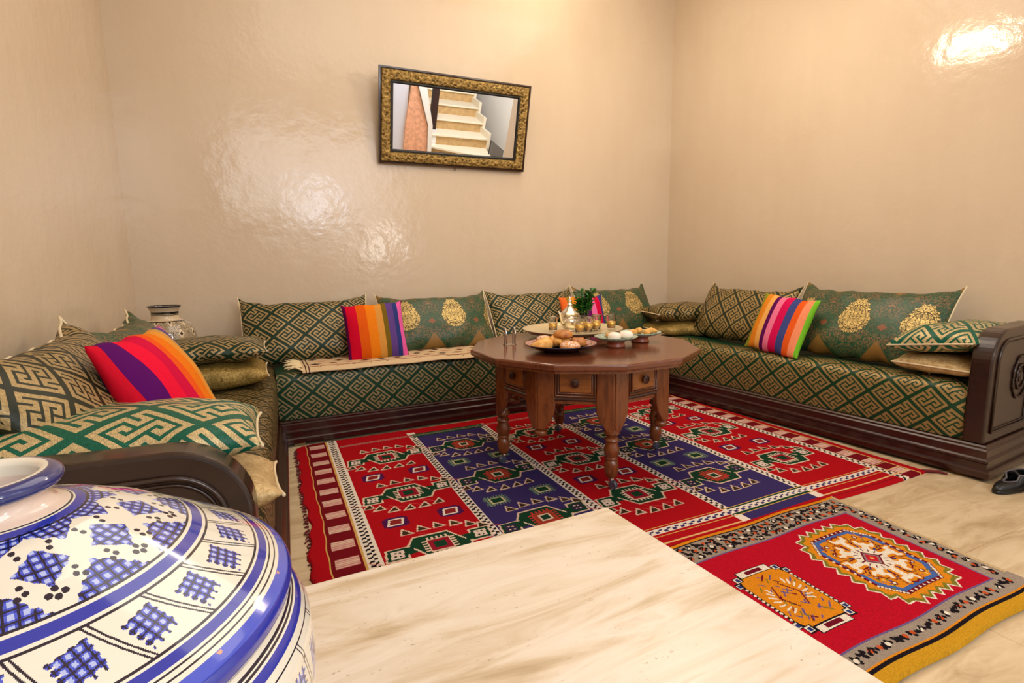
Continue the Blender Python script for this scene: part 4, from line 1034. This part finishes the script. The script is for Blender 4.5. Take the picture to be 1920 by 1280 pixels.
def paint_big(TH, SS, R, Z):
    C_ = np.empty(TH.shape+(3,)); C_[:] = vw
    up = Z > .8135-.45
    def wob(f, a=0): return 0
    def band(lo, hi, cc, cond, v): m = cond & (v >= lo) & (v < hi); C_[m] = cc
    r = R+wob(9)
    zone_sh = up & (Z < .893-.45)
    def hatch(u, v, half_u, half_v, cond, shape='diamond', blue=vb, pitch=.0062):
        """u, v local metric coordinates"""
        jag = .0011*np.sin(u*1050)+.0011*np.sin(v*1200)
        if shape == 'diamond': ins = (np.abs(u)/half_u+np.abs(v)/half_v+jag*30) < 1
        else: ins = (np.abs(u) < half_u+jag) & (np.abs(v) < half_v+jag)
        ins &= cond
        C_[ins] = srgb((172, 184, 226))
        a = ((u/pitch) % 1); b = ((v/pitch) % 1)
        m = ins & ((a < .58) | (b < .5)); C_[m] = vb2
        m = ins & (a < .58) & (b < .5); C_[m] = vb
        m = ins & ((np.abs(a-.29) < .09) | (np.abs(b-.25) < .08)); C_[m] = vk
    # shoulder: lattice of hatched lozenges
    N = 12; per = 2*np.pi/N; q = ((TH+.23) % per)-per/2; q2 = ((TH+.23+per/2) % per)-per/2
    rs = .078; hatch(q*R, (R-rs)*1.05, .0140, .0150, zone_sh & (R > .05) & (R < .1065), 'diamond', pitch=.0058)
    hatch(q2*R, (R-.1075)*1.05, .024, .023, zone_sh & (R > .05) & (R < .1065), 'diamond', pitch=.0066)
    hatch(q2*R, (R-.050)*1.05, .016, .016, zone_sh & (R > .045) & (R < .1065), 'diamond', pitch=.005)
    for (dq, rr2) in ((.0, .0985), (.0, .0935), (.040, .0965)):
        for s in (-1, 1): C_[zone_sh & (np.hypot((q-s*dq)*R, R-rr2) < .0019)] = vk
    for (f_, rr2) in ((.25, .0905), (.29, .086), (.22, .0665), (.27, .062), (.33, .0925)):
        for s in (-1, 1): C_[zone_sh & (np.hypot((q-s*per*f_)*R, R-rr2) < .0017)] = vk
    band(.0, .0385, srgb((228, 206, 190)), up & (Z < .905-.45) & (Z > .884-.45), r)
    band(.0415, .0465, vb, zone_sh, r); band(.0392, .0406, vk, zone_sh, r); band(.0475, .0488, vk, zone_sh, r)
    band(.1060, .1074, vk, up, r); band(.1072, .1095, vw, up, r); band(.1095, .1158, vb, up, r); band(.1158, .118, vw, up, r); band(.1178, .1192, vk, up, r)
    # second register: hatched squares between paired slanting lines
    N2 = 23; per2 = 2*np.pi/N2; w = ((TH+.1) % per2)-per2/2; reg = up & (R > .119) & (R < .1505)
    hatch(w*R-(R-.135)*.25, (R-.135)*1.1+w*R*.25, .0098, .0098, reg, 'box', pitch=.0056)
    for o_ in (-.0016, .0016): C_[reg & (np.abs((((TH+.1+per2/2-(R-.135)*4.5) % per2)-per2/2)*R+o_) < .0007)] = vk
    band(.1503, .1517, vk, up, r); band(.1535, .1590, vb, up, r); band(.1602, .1612, vk, up, r); band(.1638, .1648, vk, up, r)
    band(.1672, .2, vb2, up, r)
    dn = ~up
    z = Z+.45+wob(11, .0008)
    band(.800, .8135, vb, dn, z); band(.797, .800, vk, dn, z); band(.7905, .7925, vk, dn, z); band(.7882, .7894, vk, dn, z); band(.781, .787, vb, dn, z); band(.7743, .7757, vk, dn, z)
    N3 = 27; per3 = 2*np.pi/N3; w3 = ((TH+.05) % per3)-per3/2; reg = dn & (z < .7745) & (z > .712)
    hatch(w3*R, z-.743, .0115, .0155, reg, 'box', pitch=.0075)
    for o_ in (-.0018, .0018): C_[reg & (np.abs((((TH+.05+per3/2) % per3)-per3/2)*R+o_+(z-.743)*.35) < .0006)] = vk
    for zz in (.762, .725): C_[reg & (np.hypot((((TH+.05+per3/2) % per3)-per3/2)*R+.006, z-zz) < .002)] = vk
    band(.7105, .712, vk, dn, z); band(.700, .707, vb, dn, z); band(.694, .6955, vk, dn, z)
    band(.60, .64, vb2, dn, z); band(.50, .52, vb, dn, z)
    lip = (Z > .8985-.45) & (R > .0375); C_[lip] = vlip
    chips = (np.sin(TH*37+2)*np.sin(TH*13.7)*np.sin(Z*260) > .86) & (np.abs(Z-.3625) < .006); C_[chips] = srgb((206, 150, 120))
    return C_
BV = (-.166, .45, .4505)
prof_b = [(.0, 0), (.095, 0), (.100, .006), (.104, .012), (.125, .05), (.152, .11), (.174, .17), (.185, .215), (.1885, .25), (.1895, .29), (.1875, .318), (.180, .334), (.1735, .341), (.1715, .346), (.1755, .352), (.1765, .358), (.174, .3635),
          (.165, .3705), (.148, .382), (.1178, .402), (.09, .420), (.06, .4345), (.042, .4395), (.0330, .4425), (.0310, .447), (.0312, .4515), (.036, .4535), (.0415, .4565), (.044, .460), (.0438, .4635), (.040, .4660), (.034, .4665), (.031, .464), (.030, .455), (.030, .44)]
painted_vase('ceramic_vase', prof_b, BV, paint_big, 1500, .0006, 'big blue and white ceramic vase in the left foreground on the ledge', lean=lambda Z: -.30*np.clip(Z-.44, 0, 1), fine_from=.20)
def paint_small(TH, SS, R, Z):
    C_ = np.empty(TH.shape+(3,)); C_[:] = srgb((206, 184, 150)); k = srgb((26, 24, 20))
    reg = (Z < .315) & (Z > .04)
    u = TH/(2*np.pi)*10; v = Z/.125; a = (u+v) % 1; b = (u-v) % 1
    fa, fb_ = np.minimum(a, 1-a), np.minimum(b, 1-b)
    ins = reg & (fa > .10) & (fb_ > .10); C_[ins & (np.sin(u*2*np.pi*14)*np.sin(v*2*np.pi*14) > -.1)] = srgb((88, 76, 56))
    C_[reg & (fa > .3) & (fb_ > .3)] = srgb((222, 200, 168)); C_[reg & (fa > .40) & (fb_ > .40)] = k
    C_[reg & (((fa > .04) & (fa < .075)) | ((fb_ > .04) & (fb_ < .075)))] = k; C_[reg & ((fa < .012) | (fb_ < .012))] = k
    for (a0, a1) in ((.312, .316), (.345, .35), (.352, .365)): C_[(Z > a0) & (Z < a1)] = k
    C_[Z > .388] = srgb((40, 40, 44)); C_[(Z > .366) & (Z < .388)] = srgb((190, 172, 146))
    return C_
prof_s = [(.0, 0), (.07, 0), (.085, .01), (.12, .08), (.140, .16), (.144, .21), (.138, .255), (.118, .295), (.085, .318), (.070, .322), (.066, .335), (.066, .365), (.072, .38), (.080, .390), (.083, .396), (.080, .400), (.073, .392), (.063, .37), (.06, .33)]
painted_vase('ceramic_vase', prof_s, (-.452, 3.47, .444), paint_small, 560, .0022, 'round cream vase with black diamond lattice behind the left corner cushions')

# ------------------------------------------------------------------ shoes at the right edge
def shoe(loc, rz, label):
    t = thing('black_shoe', (*loc, 0), label, 'shoe', 'black shoes by the right bench', rz)
    n = 16; sole = [(.135*math.cos(a), (.046-.008*math.cos(a)+.004*math.cos(2*a))*math.sin(a)) for a in np.linspace(0, 2*PI, n*2, endpoint=False)]
    MB().prism(sole, 0, .016).build('sole', M['blackfab'], t, bevel=.004)
    V = []; F = []; L = 7
    for j in range(L):
        f = j/(L-1); k = math.cos(f*1.25)**.6
        for x, y in sole:
            hgt = .016+(.030 if x > .02 else .055)*math.sin(f*1.45)
            V.append((x*(.97*k if x > 0 else .97*(1-.12*f)), y*.97*(k if x > 0 else 1-.25*f), hgt))
    m = len(sole)
    for j in range(L-1):
        for k in range(m): F.append((j*m+k, j*m+(k+1) % m, (j+1)*m+(k+1) % m, (j+1)*m+k))
    MB().add(V, F).build('upper', M['blackfab'], t, smooth=True).modifiers.new('s', 'SOLIDIFY').thickness = .003
    top = [V[(L-1)*m+k] for k in range(m)]
    MB().tube(top, .004, 6, True).build('opening_trim', plain('grey_trim', (92, 86, 88), .5), t, smooth=True)
    MB().tube([(-.02, -.034, .045), (.0, 0, .085), (-.02, .034, .045)], .006, 6).build('strap', M['blackfab'], t, smooth=True)
shoe((3.015, 1.088), math.radians(176), 'black shoe against the right bench plinth, toe towards the rug')
shoe((3.11, .985), math.radians(196), 'second black shoe, farther right and nearer the camera than its pair')

# ------------------------------------------------------------------ lantern on the ceiling, mirrored in the polished wall
lp = thing('ceiling_lantern', (2.25, 2.25, 2.62), 'brass ceiling lantern above the table, glimpsed only as a reflection on the right wall', 'lamp')
mb = MB()
for k in range(6):
    a = k*PI/3; mb.tube([(0, 0, .18), (.12*math.cos(a), .12*math.sin(a), .10), (.17*math.cos(a), .17*math.sin(a), .0)], .008, 6)
mb.tube([(.17*math.cos(a), .17*math.sin(a), 0) for a in np.linspace(0, 2*PI, 24, endpoint=False)], .010, 6, True)
mb.build('frame', M['brass'], lp)
MB().tube([(0, 0, .16), (0, 0, ZC-2.62)], .008, 6).build('chain', M['brass'], lp)
t_ = NT('lit_bulb', .3); t_.b.inputs['Emission Color'].default_value = (1, .82, .55, 1); t_.b.inputs['Emission Strength'].default_value = 12
for k in range(6):
    a = k*PI/3+.3
    MB().lathe([(.001, -.034), (.02, -.028), (.033, 0), (.024, .022), (.012, .036), (.001, .04)], 14, Matrix.Translation((.14*math.cos(a), .14*math.sin(a), -.02))).build('bulb', t_.m, lp, smooth=True)
for k in range(6):
    a = k*PI/3+.3
    pl_ = bpy.data.lights.new('bulb_light', 'POINT'); pl_.energy = 5; pl_.color = (1, .84, .64); pl_.shadow_soft_size = .035
    po = bpy.data.objects.new('bulb_light', pl_); COL.objects.link(po); po.parent = lp; po.location = (.15*math.cos(a), .15*math.sin(a), -.075)
